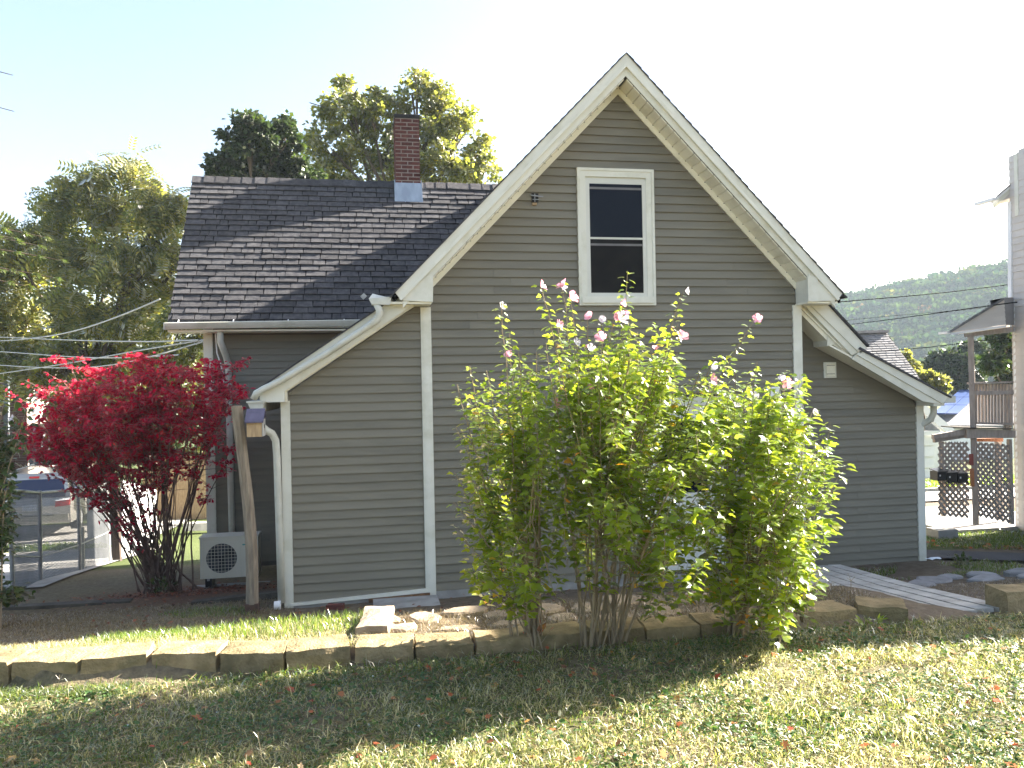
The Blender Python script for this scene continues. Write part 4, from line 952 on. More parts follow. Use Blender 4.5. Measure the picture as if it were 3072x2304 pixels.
for x, y in ((67, 900), (26, 916)):
    c = dep(x * K, (y - 12) * K, 8.1); V, Fs = leaves(np.repeat(np.array([c]), 6, 0), np.full(6, .045), RNG.normal(size=(6, 3)) + np.array([0, -.5, .3]), RNG.normal(size=(6, 3)), T_oval()); NP('flower', V, Fs, M['palepetal'], gs)

# hemlock whose boughs hang in from the left
RNG = np.random.default_rng(9); rs = random.Random(9)
hb = Vector((-5.6, 7.6, .2)); hm = root('hemlock_tree', hb, 'hemlock reaching in from beyond the left edge with bright feathery boughs', 'tree')
mb = MB().tube([hb, hb + Vector((.05, 0, 4)), hb + Vector((0, 0, 8.5))], [.16, .12, .04], 8); P, D, Nn, S = [], [], [], []
for (x, y, l_) in ((95, 512, 1), (130, 562, 1), (118, 600, 1), (60, 618, 1), (80, 530, 1), (40, 590, 1), (30, 515, 1), (26, 162, 0), (28, 240, 0)):
    tip = dep(x * K, y * K, 7.2 + rs.uniform(-.2, .2)); st = Vector((hb.x + .03, hb.y, tip.z + .25)); mid = st.lerp(tip, .5) + Vector((0, 0, .18))
    pts = [(1 - t) ** 2 * st + 2 * t * (1 - t) * mid + t * t * tip for t in [k / 16 for k in range(17)]]
    mb.tube(pts, [.022 * (1 - k / 17) + .002 for k in range(17)], 4, cap=False)
    d0 = (tip - st).normalized(); sdv = d0.cross(Vector((0, 0, 1))).normalized()
    for k in range(3, 17):
        for s_ in (-1, 1):
            tl = (.34 * (1 - k / 19)) * rs.uniform(.7, 1.2) * (1 if l_ else .25); e = pts[k] + (sdv * s_ * .75 + d0 * .65 + Vector((0, 0, -.12))) * tl; mb.tube([pts[k], e], [.003, .0015], 3, cap=False)
            if not l_: continue
            for j in range(26):
                t = j / 26; q = pts[k].lerp(e, t); P.append(q); D.append((e - pts[k]).normalized() * .8 + sdv * rs.choice((-1, 1)) * .7 + d0 * rs.uniform(-.5, .9) + Vector((0, 0, rs.gauss(-.1, .25)))); Nn.append(Vector((rs.gauss(0, .3), rs.gauss(0, .3), 1))); S.append(rs.uniform(.03, .055))
mb.build('trunk', M['bark'], hm)
V, Fs = leaves(np.array(P), np.array(S), np.array(D), np.array(Nn), T_diamond(.13)); NP('foliage', V, Fs, M['hemlock'], hm, kind='stuff')

# ------------------------------------------------------------------ trees behind
RNG = np.random.default_rng(21)
tree('tall olive walnut tree with drooping feathered leaves behind the red shrub', [(200, 405, 52), (290, 390, 55), (345, 450, 55), (255, 480, 62), (130, 470, 58), (40, 560, 75), (150, 570, 70), (290, 580, 75), (350, 630, 58), (50, 700, 80), (190, 690, 82), (310, 720, 70), (380, 560, 40), (365, 480, 40), (-50, 640, 110), (130, 790, 90), (260, 800, 80), (20, 800, 80)],
     26, M['walnutleaf'], 5800, .60, T_pinnate(), dep(190 * K, 1000 * K, 26), droop=.5, clumps=1.0, trunk_r=.3)
tree('dense green tree filling the gap under the wires left of the house', [(400, 690, 55), (430, 760, 45), (350, 800, 60), (390, 860, 60), (300, 890, 55), (180, 930, 60), (240, 970, 50), (150, 870, 50), (120, 780, 45)],
     24, M['treeleaf'], 30000, .15, T_diamond(.36), dep(330 * K, 1010 * K, 24), droop=.4, trunk_r=.2)
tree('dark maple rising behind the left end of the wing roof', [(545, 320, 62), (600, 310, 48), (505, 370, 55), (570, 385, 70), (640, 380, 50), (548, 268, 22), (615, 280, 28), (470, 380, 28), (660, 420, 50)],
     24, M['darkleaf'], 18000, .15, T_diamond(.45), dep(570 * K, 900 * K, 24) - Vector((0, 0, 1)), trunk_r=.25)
tree('large yellow-green maple behind the brick chimney', [(745, 245, 62), (715, 320, 55), (800, 250, 60), (850, 240, 45), (900, 195, 38), (945, 235, 55), (985, 290, 60), (920, 300, 65), (830, 330, 75), (1030, 330, 40), (1045, 375, 38), (960, 370, 60), (880, 380, 70), (770, 385, 70), (700, 390, 50), (740, 190, 26), (1000, 400, 50)],
     28, M['treeleaf'], 22000, .16, T_diamond(.45), dep(870 * K, 950 * K, 28) - Vector((0, 0, 1)), trunk_r=.32, clumps=1.1)
tree('small golden-green tree beyond the right wing roof', [(1950, 775, 18), (1965, 800, 26), (1990, 820, 26), (2020, 825, 22), (2035, 845, 16), (1985, 850, 24), (1940, 800, 20)],
     34, M['walnutleaf'], 9000, .15, T_diamond(.4), dep(1990 * K, 930 * K, 34), trunk_r=.15)
tree('dark leafy tree seen between the porch post and neighbouring wall', [(2165, 740, 26), (2180, 775, 34), (2150, 790, 28), (2200, 800, 30), (2185, 820, 30)],
     30, M['shrubleaf'], 5000, .24, T_diamond(.4), dep(2175 * K, 930 * K, 30), trunk_r=.15)
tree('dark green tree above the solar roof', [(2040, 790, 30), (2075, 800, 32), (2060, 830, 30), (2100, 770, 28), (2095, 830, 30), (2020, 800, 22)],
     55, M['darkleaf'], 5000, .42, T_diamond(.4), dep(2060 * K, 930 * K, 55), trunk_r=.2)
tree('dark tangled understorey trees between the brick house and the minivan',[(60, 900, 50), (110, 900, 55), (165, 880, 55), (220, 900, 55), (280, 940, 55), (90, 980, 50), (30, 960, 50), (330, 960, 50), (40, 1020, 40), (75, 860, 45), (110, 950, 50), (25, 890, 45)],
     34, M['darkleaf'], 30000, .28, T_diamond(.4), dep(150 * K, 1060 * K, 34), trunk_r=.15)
tree('green tree mostly hidden behind the left wing, added to shade the brick house', [(470, 770, 70), (480, 880, 70), (430, 920, 50), (530, 800, 75), (540, 900, 70), (600, 820, 80), (450, 980, 45), (500, 980, 60)],
     31, M['treeleaf'], 16000, .19, T_diamond(.4), dep(500 * K, 1010 * K, 31), trunk_r=.2)  # hidden part of this crown is added to cast shade on the brick house
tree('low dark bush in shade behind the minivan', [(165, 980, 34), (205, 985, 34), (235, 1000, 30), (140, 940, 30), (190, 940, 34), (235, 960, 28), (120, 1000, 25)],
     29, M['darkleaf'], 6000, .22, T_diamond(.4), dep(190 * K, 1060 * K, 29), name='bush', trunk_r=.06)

# wooded hill
RNG = np.random.default_rng(31)
nc = 3600; az = RNG.uniform(R(18), R(54), nc * 3); d = RNG.uniform(255, 455, nc * 3)
cu, cv = d * np.sin(az), d * np.cos(az); keep = np.arange(len(cu))[:nc]
cu, cv = cu[keep], cv[keep]; ch = RNG.uniform(6, 12, nc); cz = H(cu, cv) + ch * .55; cr_ = RNG.uniform(3.0, 5.6, nc)
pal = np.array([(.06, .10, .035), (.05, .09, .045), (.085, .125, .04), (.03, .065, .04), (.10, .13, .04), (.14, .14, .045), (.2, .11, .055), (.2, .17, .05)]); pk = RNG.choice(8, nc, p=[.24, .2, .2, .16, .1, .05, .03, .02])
kk = 95; dirs = unit(nc * kk); dirs[:, 2] = np.abs(dirs[:, 2]) * .9 - .12
P = np.repeat(np.stack([cu, cv, cz], 1), kk, 0) + dirs * np.repeat(cr_, kk)[:, None] * RNG.uniform(.7, 1.05, (nc * kk, 1)) * np.array([1, 1, .95])
V, Fs = leaves(P, np.repeat(cr_, kk) * RNG.uniform(.22, .42, nc * kk), dirs + RNG.normal(size=(nc * kk, 3)) * .7, dirs + RNG.normal(size=(nc * kk, 3)) * .4, T_diamond(.5))
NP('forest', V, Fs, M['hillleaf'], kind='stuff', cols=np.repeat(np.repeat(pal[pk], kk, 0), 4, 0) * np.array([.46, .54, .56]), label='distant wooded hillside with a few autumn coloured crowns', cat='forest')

# ------------------------------------------------------------------ grass, clover, fallen leaves
RNG = np.random.default_rng(41)
def blades(name, u, v, hmin, hmax, wd, mt, lean=.5, lift=0, **kw):
    n = len(u); z = H(u, v) + lift; h = RNG.uniform(hmin, hmax, n); an = RNG.uniform(0, 2 * np.pi, n); ln = RNG.uniform(.1, lean, n) * h * 1.6; bn = RNG.uniform(0, 2 * np.pi, n)
    dx, dy = np.cos(an) * wd / 2, np.sin(an) * wd / 2; lx, ly = np.cos(bn) * ln, np.sin(bn) * ln
    B = np.stack([u, v, z - .005], 1); X = np.stack([dx, dy, np.zeros(n)], 1); Ln = np.stack([lx, ly, np.zeros(n)], 1); Hh = np.stack([np.zeros(n), np.zeros(n), h], 1)
    V = np.stack([B - X, B + X, B + X * .8 + Ln * .35 + Hh * .6, B - X * .8 + Ln * .35 + Hh * .6, B + Ln + Hh * (1 - .25 * (ln / h)[:, None])], 1).reshape(-1, 3)
    i = np.arange(n)[:, None] * 5
    Fs = np.concatenate([i + np.array([[0, 1, 2]]), i + np.array([[0, 2, 3]]), i + np.array([[3, 2, 4]])], 0)
    return NP(name, V, Fs, mt, kind='stuff', **kw)
def nzv(u, v, f, s=0): return np.array([noise.noise(Vector((a * f, b_ * f, s))) for a, b_ in zip(u, v)])
def lawn_pts(n, f, thr, s_, soft=.12, v0=2.6, v1=5.42):
    v = RNG.uniform(v0, v1, n); u = v * RNG.uniform(-.62, 1.12, n); k = (nzv(u, v, f, s_) + RNG.normal(0, soft, n)) > thr; return u[k], v[k]
u, v = lawn_pts(90000, 3.2, -.22, 1, .2); blades('grass', u, v, .02, .055, .0055, M['grass'], lean=1.3, label='short half dry lawn grass', cat='grass')
u, v = lawn_pts(60000, 1.1, -.1, 12, .15); blades('green_turf', u, v, .02, .06, .0055, M['lawngreen'], lean=1.1, label='greener patches of lawn grass', cat='grass')
u, v = lawn_pts(30000, 5.0, .16, 4); blades('grass_tufts', u, v, .04, .10, .006, M['grass'], lean=1.0, label='taller grass tufts in the lawn', cat='grass')
n = 1500; t = RNG.uniform(0, 1, n); u = -2.9 + 7 * t; v = 5.36 + RNG.normal(0, .07, n)
blades('edge_grass', u, v, .03, .10, .006, M['greengrass'], lean=.9, label='grass growing along the foot of the blocks', cat='grass')
for (nn_, f, thr, s_, a0_, a1_, nm, lb) in ((60000, 1.4, .02, 9, .012, .028, 'clover', 'clover and small broad weeds in the lawn'), (9000, 2.2, .10, 15, .028, .05, 'broadleaf_weeds', 'larger plantain and ground ivy leaves in the lawn')):
    u, v = lawn_pts(nn_, f, thr, s_); n = len(u)
    P = np.stack([u, v, H(u, v) + RNG.uniform(.008, .045, n)], 1)
    V, Fs = leaves(P, RNG.uniform(a0_, a1_, n), RNG.normal(size=(n, 3)) * np.array([1, 1, .3]), RNG.normal(size=(n, 3)) * .45 + np.array([0, 0, 1]), T_oval()); NP(nm, V, Fs, M['clover'], kind='stuff', label=lb, cat='weeds')
n = 9000; u, v = lawn_pts(n, 2.5, -.1, 20); n = len(u); P = np.stack([u, v, H(u, v) + RNG.uniform(.01, .05, n)], 1)
V, Fs = leaves(P, RNG.uniform(.03, .08, n), RNG.normal(size=(n, 3)) * np.array([1, 1, .25]), RNG.normal(size=(n, 3)) * .4 + np.array([0, 0, 1]), T_diamond(.05)); NP('dead_stalks', V, Fs, M['drygrass'], kind='stuff', label='dead straw lying in the lawn', cat='grass')
n = 9000; u = RNG.uniform(-3.6, -1.5, n); v = RNG.uniform(5.3, 5.46, n) + .36 * smooth(1.7, 3.1, -u) * RNG.uniform(0, 1, n); blades('foot_grass', u, v, .02, .07, .0055, M['lawngreen'], lean=1.0, label='grass against the leftmost blocks', cat='grass')
# bright grass strip behind the left blocks
n = 2600; u = RNG.uniform(-2.0, .05, n); v = RNG.uniform(6.2, 6.85, n); blades('grass_strip', u, v, .04, .12, .005, M['greengrass'], lean=.4, label='sunlit green grass behind the left blocks', cat='grass')
n = 12000; u = RNG.uniform(-2.9, .1, n); v = RNG.uniform(5.75, 6.7, n); blades('dry_strip', u, v, .02, .07, .004, M['grass'], lean=1, label='dry straw between the left blocks and the green strip', cat='grass')
n = 30000; u = RNG.uniform(-6.0, 1.0, n); v = RNG.uniform(6.6, 10.2, n); k = (u < -.2 - (v - 6.6) * .25); blades('dry_grass', u[k], v[k], .015, .05, .005, M['drygrass'], lean=1.2, label='thin dry grass on the shaded slope left of the house', cat='grass')
n = 9000; u = RNG.uniform(-2.4, -.3, n); v = RNG.uniform(6.7, 9.8, n); nn = nzv(u, v, .9, 2); k = nn > .05; blades('shade_grass', u[k], v[k], .025, .07, .005, M['greengrass'], lean=.8, label='patchy green grass round the leaning post', cat='grass')
n = 16000; u = RNG.uniform(-.1, 4.2, n); v = RNG.uniform(5.7, 7.2, n); blades('bed_straw', u, v, .02, .075, .004, M['drygrass'], lean=1.4, label='straw and dead stalks over the stone bed', cat='grass')
n = 6000; u = RNG.uniform(4.9, 8.5, n); v = RNG.uniform(5.7, 7.7, n); blades('soil_straw', u, v, .01, .05, .004, M['drygrass'], lean=1.4, label='dry stalks on bare soil right of the boardwalk', cat='grass')
n = 3500; u = RNG.uniform(5.6, 8.6, n); v = RNG.uniform(8.3, 9.4, n); nn = nzv(u, v, 1.2, 6); k = nn > 0; blades('weed_strip', u[k], v[k], .03, .09, .006, M['greengrass'], lean=.8, label='weeds between the flagstones and the asphalt', cat='weeds')
n = 26000; u = RNG.uniform(7.2, 14.5, n); v = RNG.uniform(9.0, 13.2, n); k = (v > 10.9 - (u - 7.6) * .6) & (v < 12.9); blades('yard_grass', u[k], v[k], .03, .08, .008, M['greengrass'], lean=.7, label='shaded green grass strip in front of the lattice porch', cat='grass')
n = 14000; u = RNG.uniform(12, 34, n); v = RNG.uniform(24.0, 30, n); blades('verge_grass', u, v, .08, .2, .03, M['greengrass'], lean=.6, label='sunny grass verge before the white garage', cat='grass')
n = 4500; u = RNG.uniform(-13, -6, n); v = RNG.uniform(21.6, 23.2, n); blades('roadside_grass', u, v, .05, .14, .02, M['greengrass'], lean=.6, label='grass verge behind the chain link fence', cat='grass')
# tall seed stalks
mb = MB(); rs = random.Random(3)
for _ in range(150):
    v = rs.choice((rs.uniform(2.9, 4.4), rs.uniform(3, 5.3))); u = v * rs.uniform(-.5, 1.0); z = Hz(u, v); h = rs.uniform(.07, .17); lx, ly = rs.gauss(0, .03), rs.gauss(0, .03)
    mb.tube([(u, v, z), (u + lx * .4, v + ly * .4, z + h * .6), (u + lx, v + ly, z + h)], [.0012, .001, .0007], 3, cap=False)
    if rs.random() < .35:
        for a in (-1, 0, 1): mb.tube([(u + lx, v + ly, z + h), (u + lx + a * .02, v + ly, z + h + .03)], [.001, .0006], 3, cap=False)
mb.build('seed_stalks', M['drygrass'], kind='stuff', label='tall pale seed stalks standing in the lawn', cat='grass')
def litter(name, u, v, smin, smax, mt, label, lift=.03, T=None):
    n = len(u); P = np.stack([u, v, H(u, v) + RNG.uniform(.4, 1, n) * lift], 1)
    V, Fs = leaves(P, RNG.uniform(smin, smax, n), RNG.normal(size=(n, 3)) * np.array([1, 1, .3]), RNG.normal(size=(n, 3)) * .3 + np.array([0, 0, 1]), T or T_maple()); NP(name, V, Fs, mt, kind='stuff', label=label, cat='leaves')
n = 300; v = RNG.uniform(2.8, 5.3, n); litter('fallen_leaves', v * RNG.uniform(-.55, 1.1, n), v, .03, .065, M['litter'], 'orange and yellow fallen maple leaves on the lawn', .05)
n = 60; litter('fallen_leaves', RNG.uniform(-.8, 3.5, n), RNG.uniform(5.0, 5.35, n), .04, .07, M['litter'], 'fallen leaves gathered along the retaining wall')
n = 900; litter('red_litter', RNG.normal(-2.3, .7, n), RNG.normal(11.1, .45, n), .03, .06, M['redlitter'], 'brown and red leaf litter under the burning bush', .03, T_oval())
n = 260; litter('bed_litter', RNG.uniform(-2.8, 3.5, n), RNG.uniform(7.0, 9.2, n), .03, .06, M['redlitter'], 'brown leaf litter along the foot of the house', .02, T_oval())
n = 160; u = RNG.uniform(7.6, 12, n); litter('verge_litter', u, 10.95 - (u - 7.6) * .6 + RNG.uniform(-.05, .3, n), .05, .09, M['litter'], 'fallen leaves on the edge of the asphalt', .03)

# weeds
def weed(label, u, v, n, sz, h, mt=None, z=None):
    rt = root('weed', (u, v, Hz(u, v) if z is None else z), label, 'weed'); z = Hz(u, v) if z is None else z
    P = np.stack([u + RNG.normal(0, sz * 1.1, n), v + RNG.normal(0, sz * .8, n), z + RNG.uniform(.02, h, n)], 1); c = np.array([u, v, z])
    V, Fs = leaves(P, RNG.uniform(.6, 1.2, n) * sz, (P - c) + RNG.normal(size=(n, 3)) * .03 + 1e-4, RNG.normal(size=(n, 3)) * .4 + np.array([0, 0, 1]), T_oval()); NP('foliage', V, Fs, mt or M['hibleaf'], rt, kind='stuff')
    mb = MB()
    for p in P[:10]: mb.tube([tuple(c), tuple(p)], [.003, .0015], 3, cap=False)
    mb.build('stems', M['stem'], rt)
p = onz(1878 * K, 1362 * K, .56); weed('broad leaved green weed at the foot of the right end blocks', p.x, p.y, 30, .055, .08)
p = onz(2080 * K, 1222 * K, 0); weed('low dark weed clump between the flagstones and the asphalt edge', p.x, p.y, 60, .06, .16, M['shrubleaf'])
p = onz(1155 * K, 1395 * K, .56); weed('yellowing seedling at the base of the left hibiscus', p.x, p.y - .1, 26, .05, .2, M['litter'])
p = onz(590, 1740, -.2); weed('low reddish ground cover beside the burning bush stems', p.x - .3, 11.1, 60, .06, .22, M['shrubleaf'])
wd = root('weed_stalk', (3.62, 5.75, .66), 'pale branching weed stalk standing behind the right blocks', 'weed')
a = at(2553, 1795, 5.75); b_ = at(2553, 1742, 5.75); mb = MB().tube([a - Vector((0, 0, .05)), b_], [.003, .002], 4)
for px, py in ((2543, 1720), (2540, 1733), (2565, 1730), (2564, 1748)): mb.tube([b_, at(px, py, 5.75)], [.002, .0015], 4)
mb.tube([at(2490, 1788, 5.8), at(2520, 1815, 5.78)], [.003, .003], 4).tube([at(2513, 1780, 5.8), at(2538, 1815, 5.78)], [.004, .002], 4)
mb.build('stalk', M['drygrass'], wd)

# ------------------------------------------------------------------ left: fence, van, drive, buildings
fence = root('chain_link_fence', (-4.4, 13.4, -.45), 'grey chain link fence running back from the left edge to a dark wooden post', 'fence')
fp = [((40, 1800), (22, 1470), 11.3), ((122, 1798), (121, 1478), 12.55), ((241, 1745), (234, 1468), 13.8), ((331, 1694), (312, 1449), 15.3)]
tops = []; bots = []
for (b_, t, Z) in fp:
    pb_, pt_ = dep(b_[0], b_[1], Z), dep(t[0], t[1], Z); pt_.x, pt_.y = pb_.x + (pt_.x - pb_.x) * .5, pb_.y
    tops.append(pt_); bots.append(pb_)
    MB().tube([pb_ - Vector((0, 0, .2)), pt_ + Vector((0, 0, .03))], .03, 8).build('fence_post', M['galv'], fence)
q = dep(250, 1735, 14.0); MB().tube([q - Vector((0, 0, .2)), q + Vector((0, 0, .9))], .03, 8).build('fence_post', M['galv'], fence)
MB().tube([t for t in tops], .022, 6).build('top_rail', M['galv'], fence)
MB().tube([b_.lerp(t, .40) for b_, t in zip(bots, tops)], .012, 6).build('tension_rail', M['galv'], fence)
mb = MB(); 
for (b0_, t0_, b1_, t1_) in zip(bots, tops, bots[1:], tops[1:]):
    n = 34
    for k in range(-n, n):
        for sg in (1, -1):
            x0, x1 = k / n, k / n + 1.05; pts = []
            for j in (0, 1):
                a = x0 + (x1 - x0) * j
            ya, yb = 0.0, 1.0; xa, xb = x0, x1
            if xa < 0: ya = -xa / (xb - xa); xa = 0
            if xb > 1: yb = 1 - (xb - 1) / (x1 - x0) if x1 > x0 else 1; xb = 1
            if xb - xa < .01: continue
            if sg < 0: ya, yb = 1 - ya, 1 - yb
            pa_ = b0_.lerp(b1_, xa).lerp(t0_.lerp(t1_, xa), ya); pb_ = b0_.lerp(b1_, xb).lerp(t0_.lerp(t1_, xb), yb)
            mb.bar(pa_, pb_, .005, .005)
mb.build('chain_link', pmat('mesh', (.2, .205, .21), (.15, .155, .16), rough=.6), fence, kind='stuff')
dp = root('wood_post', tuple(dep(353, 1680, 15.6)), 'dark brown square post at the far end of the chain link fence', 'post')
pb_, pt_ = dep(353, 1682, 15.6), dep(340, 1430, 15.6); MB().bar(pb_ - Vector((0, 0, .2)), pt_, .14, .14, up=(0, 1, 0)).build('shaft', pmat('darkpost', (.07, .05, .04), (.04, .03, .025), scale=8, stretch=(4, 4, 1)), dp)
# white board fence descending along the drive
wf = root('board_fence', tuple(dep(400, 1650, 18)), 'sunlit white board fence going downhill behind the dark post', 'fence')
for k in range(16):
    a0_, a1_ = dep(366, 1672 - k * 14.6, 16.3), dep(366, 1672 - k * 14.6 - 13.6, 16.3); c0_, c1_ = dep(470, 1622 - k * 9.6, 22), dep(470, 1622 - k * 9.6 - 8.9, 22); off = Vector((-.03, 0, 0))
    MB().hexa([a0_, c0_, c0_ + off, a0_ + off, a1_, c1_, c1_ + off, a1_ + off]).build('board', M['white'], wf)
for px, Z, y0, y1 in ((392, 17.5, 1660, 1470),):
    MB().tube([dep(px + 2, y0, Z) + Vector((.05, 0, 0)), dep(px - 4, y1, Z) + Vector((.05, 0, 0))], .03, 8).build('fence_pipe', M['galv'], wf)
tf = root('board_fence', tuple(dep(540, 1540, 27)), 'tan upright board fence seen through the stems of the red shrub', 'fence')
for k in range(26):
    x = 430 + k * 9.2; p0, p1 = dep(x, 1545, 27), dep(x, 1370, 27); MB().box(p0.x, p0.x + .098, p0.y, p0.y + .03, p0.z - .3, p1.z + random.uniform(-.02, .02)).build('board', M['birdwood'], tf)
MB().bar(dep(430, 1400, 27.2), dep(668, 1400, 27.2), .05, .09).bar(dep(430, 1510, 27.2), dep(668, 1510, 27.2), .05, .09).build('fence_rail', M['birdwood'], tf)
sh = root('garden_shed', tuple(dep(290, 1610, 18.6)), 'low dark grey shed in shade between the fence and the minivan', 'shed')
a, b_ = dep(262, 1615, 18.8), dep(350, 1640, 17.4)
for k in range(9):
    p0, p1 = a + Vector((0, 0, .12 * k)), b_ + Vector((0, 0, .12 * k)); MB().hexa([p0, p1, p1 + Vector((.1, .3, 0)), p0 + Vector((.1, .3, 0)), p0 + Vector((0, .012, .112)), p1 + Vector((0, .012, .112)), p1 + Vector((.1, .3, .112)), p0 + Vector((.1, .3, .112))]).build('board', M['ngrey'], sh)
cb = root('curb_stone', tuple(dep(290, 1618, 18)), 'pale stone kerb at the far edge of the driveway behind the fence', 'kerb')
MB().bar(dep(252, 1625, 18.6), dep(330, 1612, 18.2), .15, .14).build('kerb_stone', M['concrete'], cb)
hk = root('boundary_kerb', tuple(dep(590, 1570, 22)), 'sunlit pale kerb beyond the wing seen under the red shrub', 'kerb')
MB().bar(dep(555, 1580, 23), dep(640, 1577, 23), .3, .22).build('kerb_stone', M['concrete'], hk)

# minivan
van = root('minivan', tuple(dep(150, 1602, 23)), 'silver minivan parked tail towards the fence with dark windows and red lamps', 'car')
vo = dep(212, 1602, 22.6); hd = (dep(330, 1560, 27.0) - vo); hd.z = 0; hd.normalize(); sdv = Vector((hd.y, -hd.x, 0)); sl_ = Vector((0, 0, -.0))
def VP(x, y, z): return vo + hd * x - sdv * y + Vector((0, 0, z))     # x forward from tail, y left from right side
Wv = 1.95
secs = [(0.0, [(.02, .38), (0, .62), (.02, .95), (.12, 1.02)]), ]
prof = [(.06, .32), (.0, .55), (.02, .82), (.10, 1.02), (.28, 1.60), (.42, 1.72), (2.6, 1.76), (3.3, 1.60), (4.1, 1.08), (4.9, .95), (5.05, .6), (5.0, .32)]
mb = MB(); k = len(prof)
def inset(z): return .0 if z < 1.0 else (z - 1.0) * .26
for y in (0, 1):
    mb.v += [tuple(VP(x, (inset(z) if y == 0 else Wv - inset(z)), z)) for x, z in prof]
mb.f += [tuple(range(k)), tuple(range(2 * k - 1, k - 1, -1))] + [(i, i + k, (i + 1) % k + k, (i + 1) % k) for i in range(k)]
mb.build('body', M['carpaint'], van)
def plate_(nm, pts, mt, parent=van, off=None):
    off = off or -hd * .012
    V = [tuple(p) for p in pts] + [tuple(p + off) for p in pts]; n = len(pts)
    return O(nm, V, [tuple(range(n, 2 * n)), tuple(range(n - 1, -1, -1))] + [(i, n + i, n + (i + 1) % n, (i + 1) % n) for i in range(n)], mt, parent)
plate_('rear_window', [VP(.115, .14, 1.06), VP(.115, Wv - .14, 1.06), VP(.27, Wv - .24, 1.56), VP(.27, .24, 1.56)], M['carglass'], off=-hd * .03)
for y0, y1 in ((.02, .38), (Wv - .38, Wv - .02)):
    plate_('tail_lamp', [VP(.02, y0, .82), VP(.02, y1, .80), VP(.07, y1, .94), VP(.09, y0, .98)], M['tail'], off=-hd * .04)
    plate_('reverse_lamp', [VP(.03, y0, .985), VP(.03, y1, .955), VP(.075, y1, 1.0), VP(.085, y0, 1.02)], M['white'], off=-hd * .03)
plate_('number_plate', [VP(.0, .72, .72), VP(.0, 1.22, .72), VP(.02, 1.22, .88), VP(.02, .72, .88)], M['plate'], off=-hd * .03)
plate_('bumper', [VP(.0, .02, .40), VP(.0, Wv - .02, .40), VP(-.02, Wv - .04, .60), VP(-.02, .04, .60)], M['carpaint'], off=-hd * .07)
plate_('bumper_trim', [VP(-.07, .4, .56), VP(-.07, 1.5, .56), VP(-.07, 1.5, .58), VP(-.07, .4, .58)], M['dark'], off=-hd * .03)
plate_('brake_lamp', [VP(.27, .85, 1.60), VP(.27, 1.10, 1.60), VP(.30, 1.10, 1.65), VP(.30, .85, 1.65)], M['tail'], off=-hd * .05)
for x0, x1 in ((.55, 1.75), (1.85, 2.75), (2.85, 3.5)):
    plate_('side_window', [VP(x0, .02, 1.10), VP(x1, .02, 1.10), VP(x1 - .12, .15, 1.56), VP(x0 + .0, .15, 1.58)], M['carglass'], off=sdv * .03)
for x, y in ((.95, -.01), (4.0, -.01), (.95, Wv - .2), (4.0, Wv - .2)):
    c_ = VP(x, y + .1, .33); wv = MB().tube([c_ + sdv * .11, c_ - sdv * .11], .33, 18).build('wheel', M['rubber'], van); MB().tube([c_ + sdv * .12, c_ + sdv * .10], .2, 14).build('rim', M['galv'], wv)
for y in (.32, Wv - .32): MB().tube([VP(.7, y, 1.80), VP(2.4, y, 1.82)], .025, 6).build('roof_rail', M['galv'], van)

# brick house far left
bhs = root('brick_house', tuple(dep(40, 1450, 31)), 'dark red brick house in shade at the far left with grey gable and clapboard porch', 'house')
a, b_ = dep(-150, 1500, 31), dep(86, 1500, 31)
tp = dep(86, 1110, 31).z; zb_ = a.z - .5
MB().hexa([(a.x, a.y, zb_), (b_.x, b_.y, zb_), (b_.x + 1, b_.y + 6, zb_), (a.x + 1, a.y + 6, zb_), (a.x, a.y, tp), (b_.x, b_.y, tp), (b_.x + 1, b_.y + 6, tp), (a.x + 1, a.y + 6, tp)]).build('wall', M['mortar'], bhs)
dx_ = (b_ - a); Lw = math.hypot(dx_.x, dx_.y); nbr = 0
dirw = Vector((dx_.x, dx_.y, 0)).normalized(); nw = Vector((dirw.y, -dirw.x, 0))
mb = MB(); z = zb_; r_ = 0
while z < tp - .1:
    s = -(.15 if r_ % 2 else 0)
    while s < Lw:
        s0, s1 = max(0, s), min(Lw, s + .29)
        if s1 > s0 + .03: p0 = Vector((a.x, a.y, 0)) + dirw * s0; p1 = Vector((a.x, a.y, 0)) + dirw * s1; o_ = nw * .02; mb.hexa([(p0.x + o_.x, p0.y + o_.y, z), (p1.x + o_.x, p1.y + o_.y, z), (p1.x, p1.y, z), (p0.x, p0.y, z), (p0.x + o_.x, p0.y + o_.y, z + .088), (p1.x + o_.x, p1.y + o_.y, z + .088), (p1.x, p1.y, z + .088), (p0.x, p0.y, z + .088)])
        s += .30
    z += .1; r_ += 1
mb.build('bricks', M['darkbrick'], bhs, kind='stuff')
p0, p1, p2 = dep(-90, 1115, 30.8), dep(52, 1112, 30.8), dep(20, 980, 30.8)
O('gable', [p0, p1, p2, dep(-60, 980, 30.8)] + [q + Vector((.2, .4, 0)) for q in (p0, p1, p2, dep(-60, 980, 30.8))], [(0, 1, 2, 3), (7, 6, 5, 4), (0, 4, 5, 1), (1, 5, 6, 2), (2, 6, 7, 3)], M['ngrey'], bhs)
MB().bar(dep(26, 965, 30.7), dep(58, 1120, 30.7), .3, .18).build('rake_board', M['darkbrick'], bhs)
ch_ = dep(50, 975, 31.5); MB().box(ch_.x - .4, ch_.x + .35, ch_.y, ch_.y + .7, ch_.z - 2.5, ch_.z).build('chimney', M['darkbrick'], bhs)
cpx = MB(); pz0 = dep(86, 1420, 30.5)
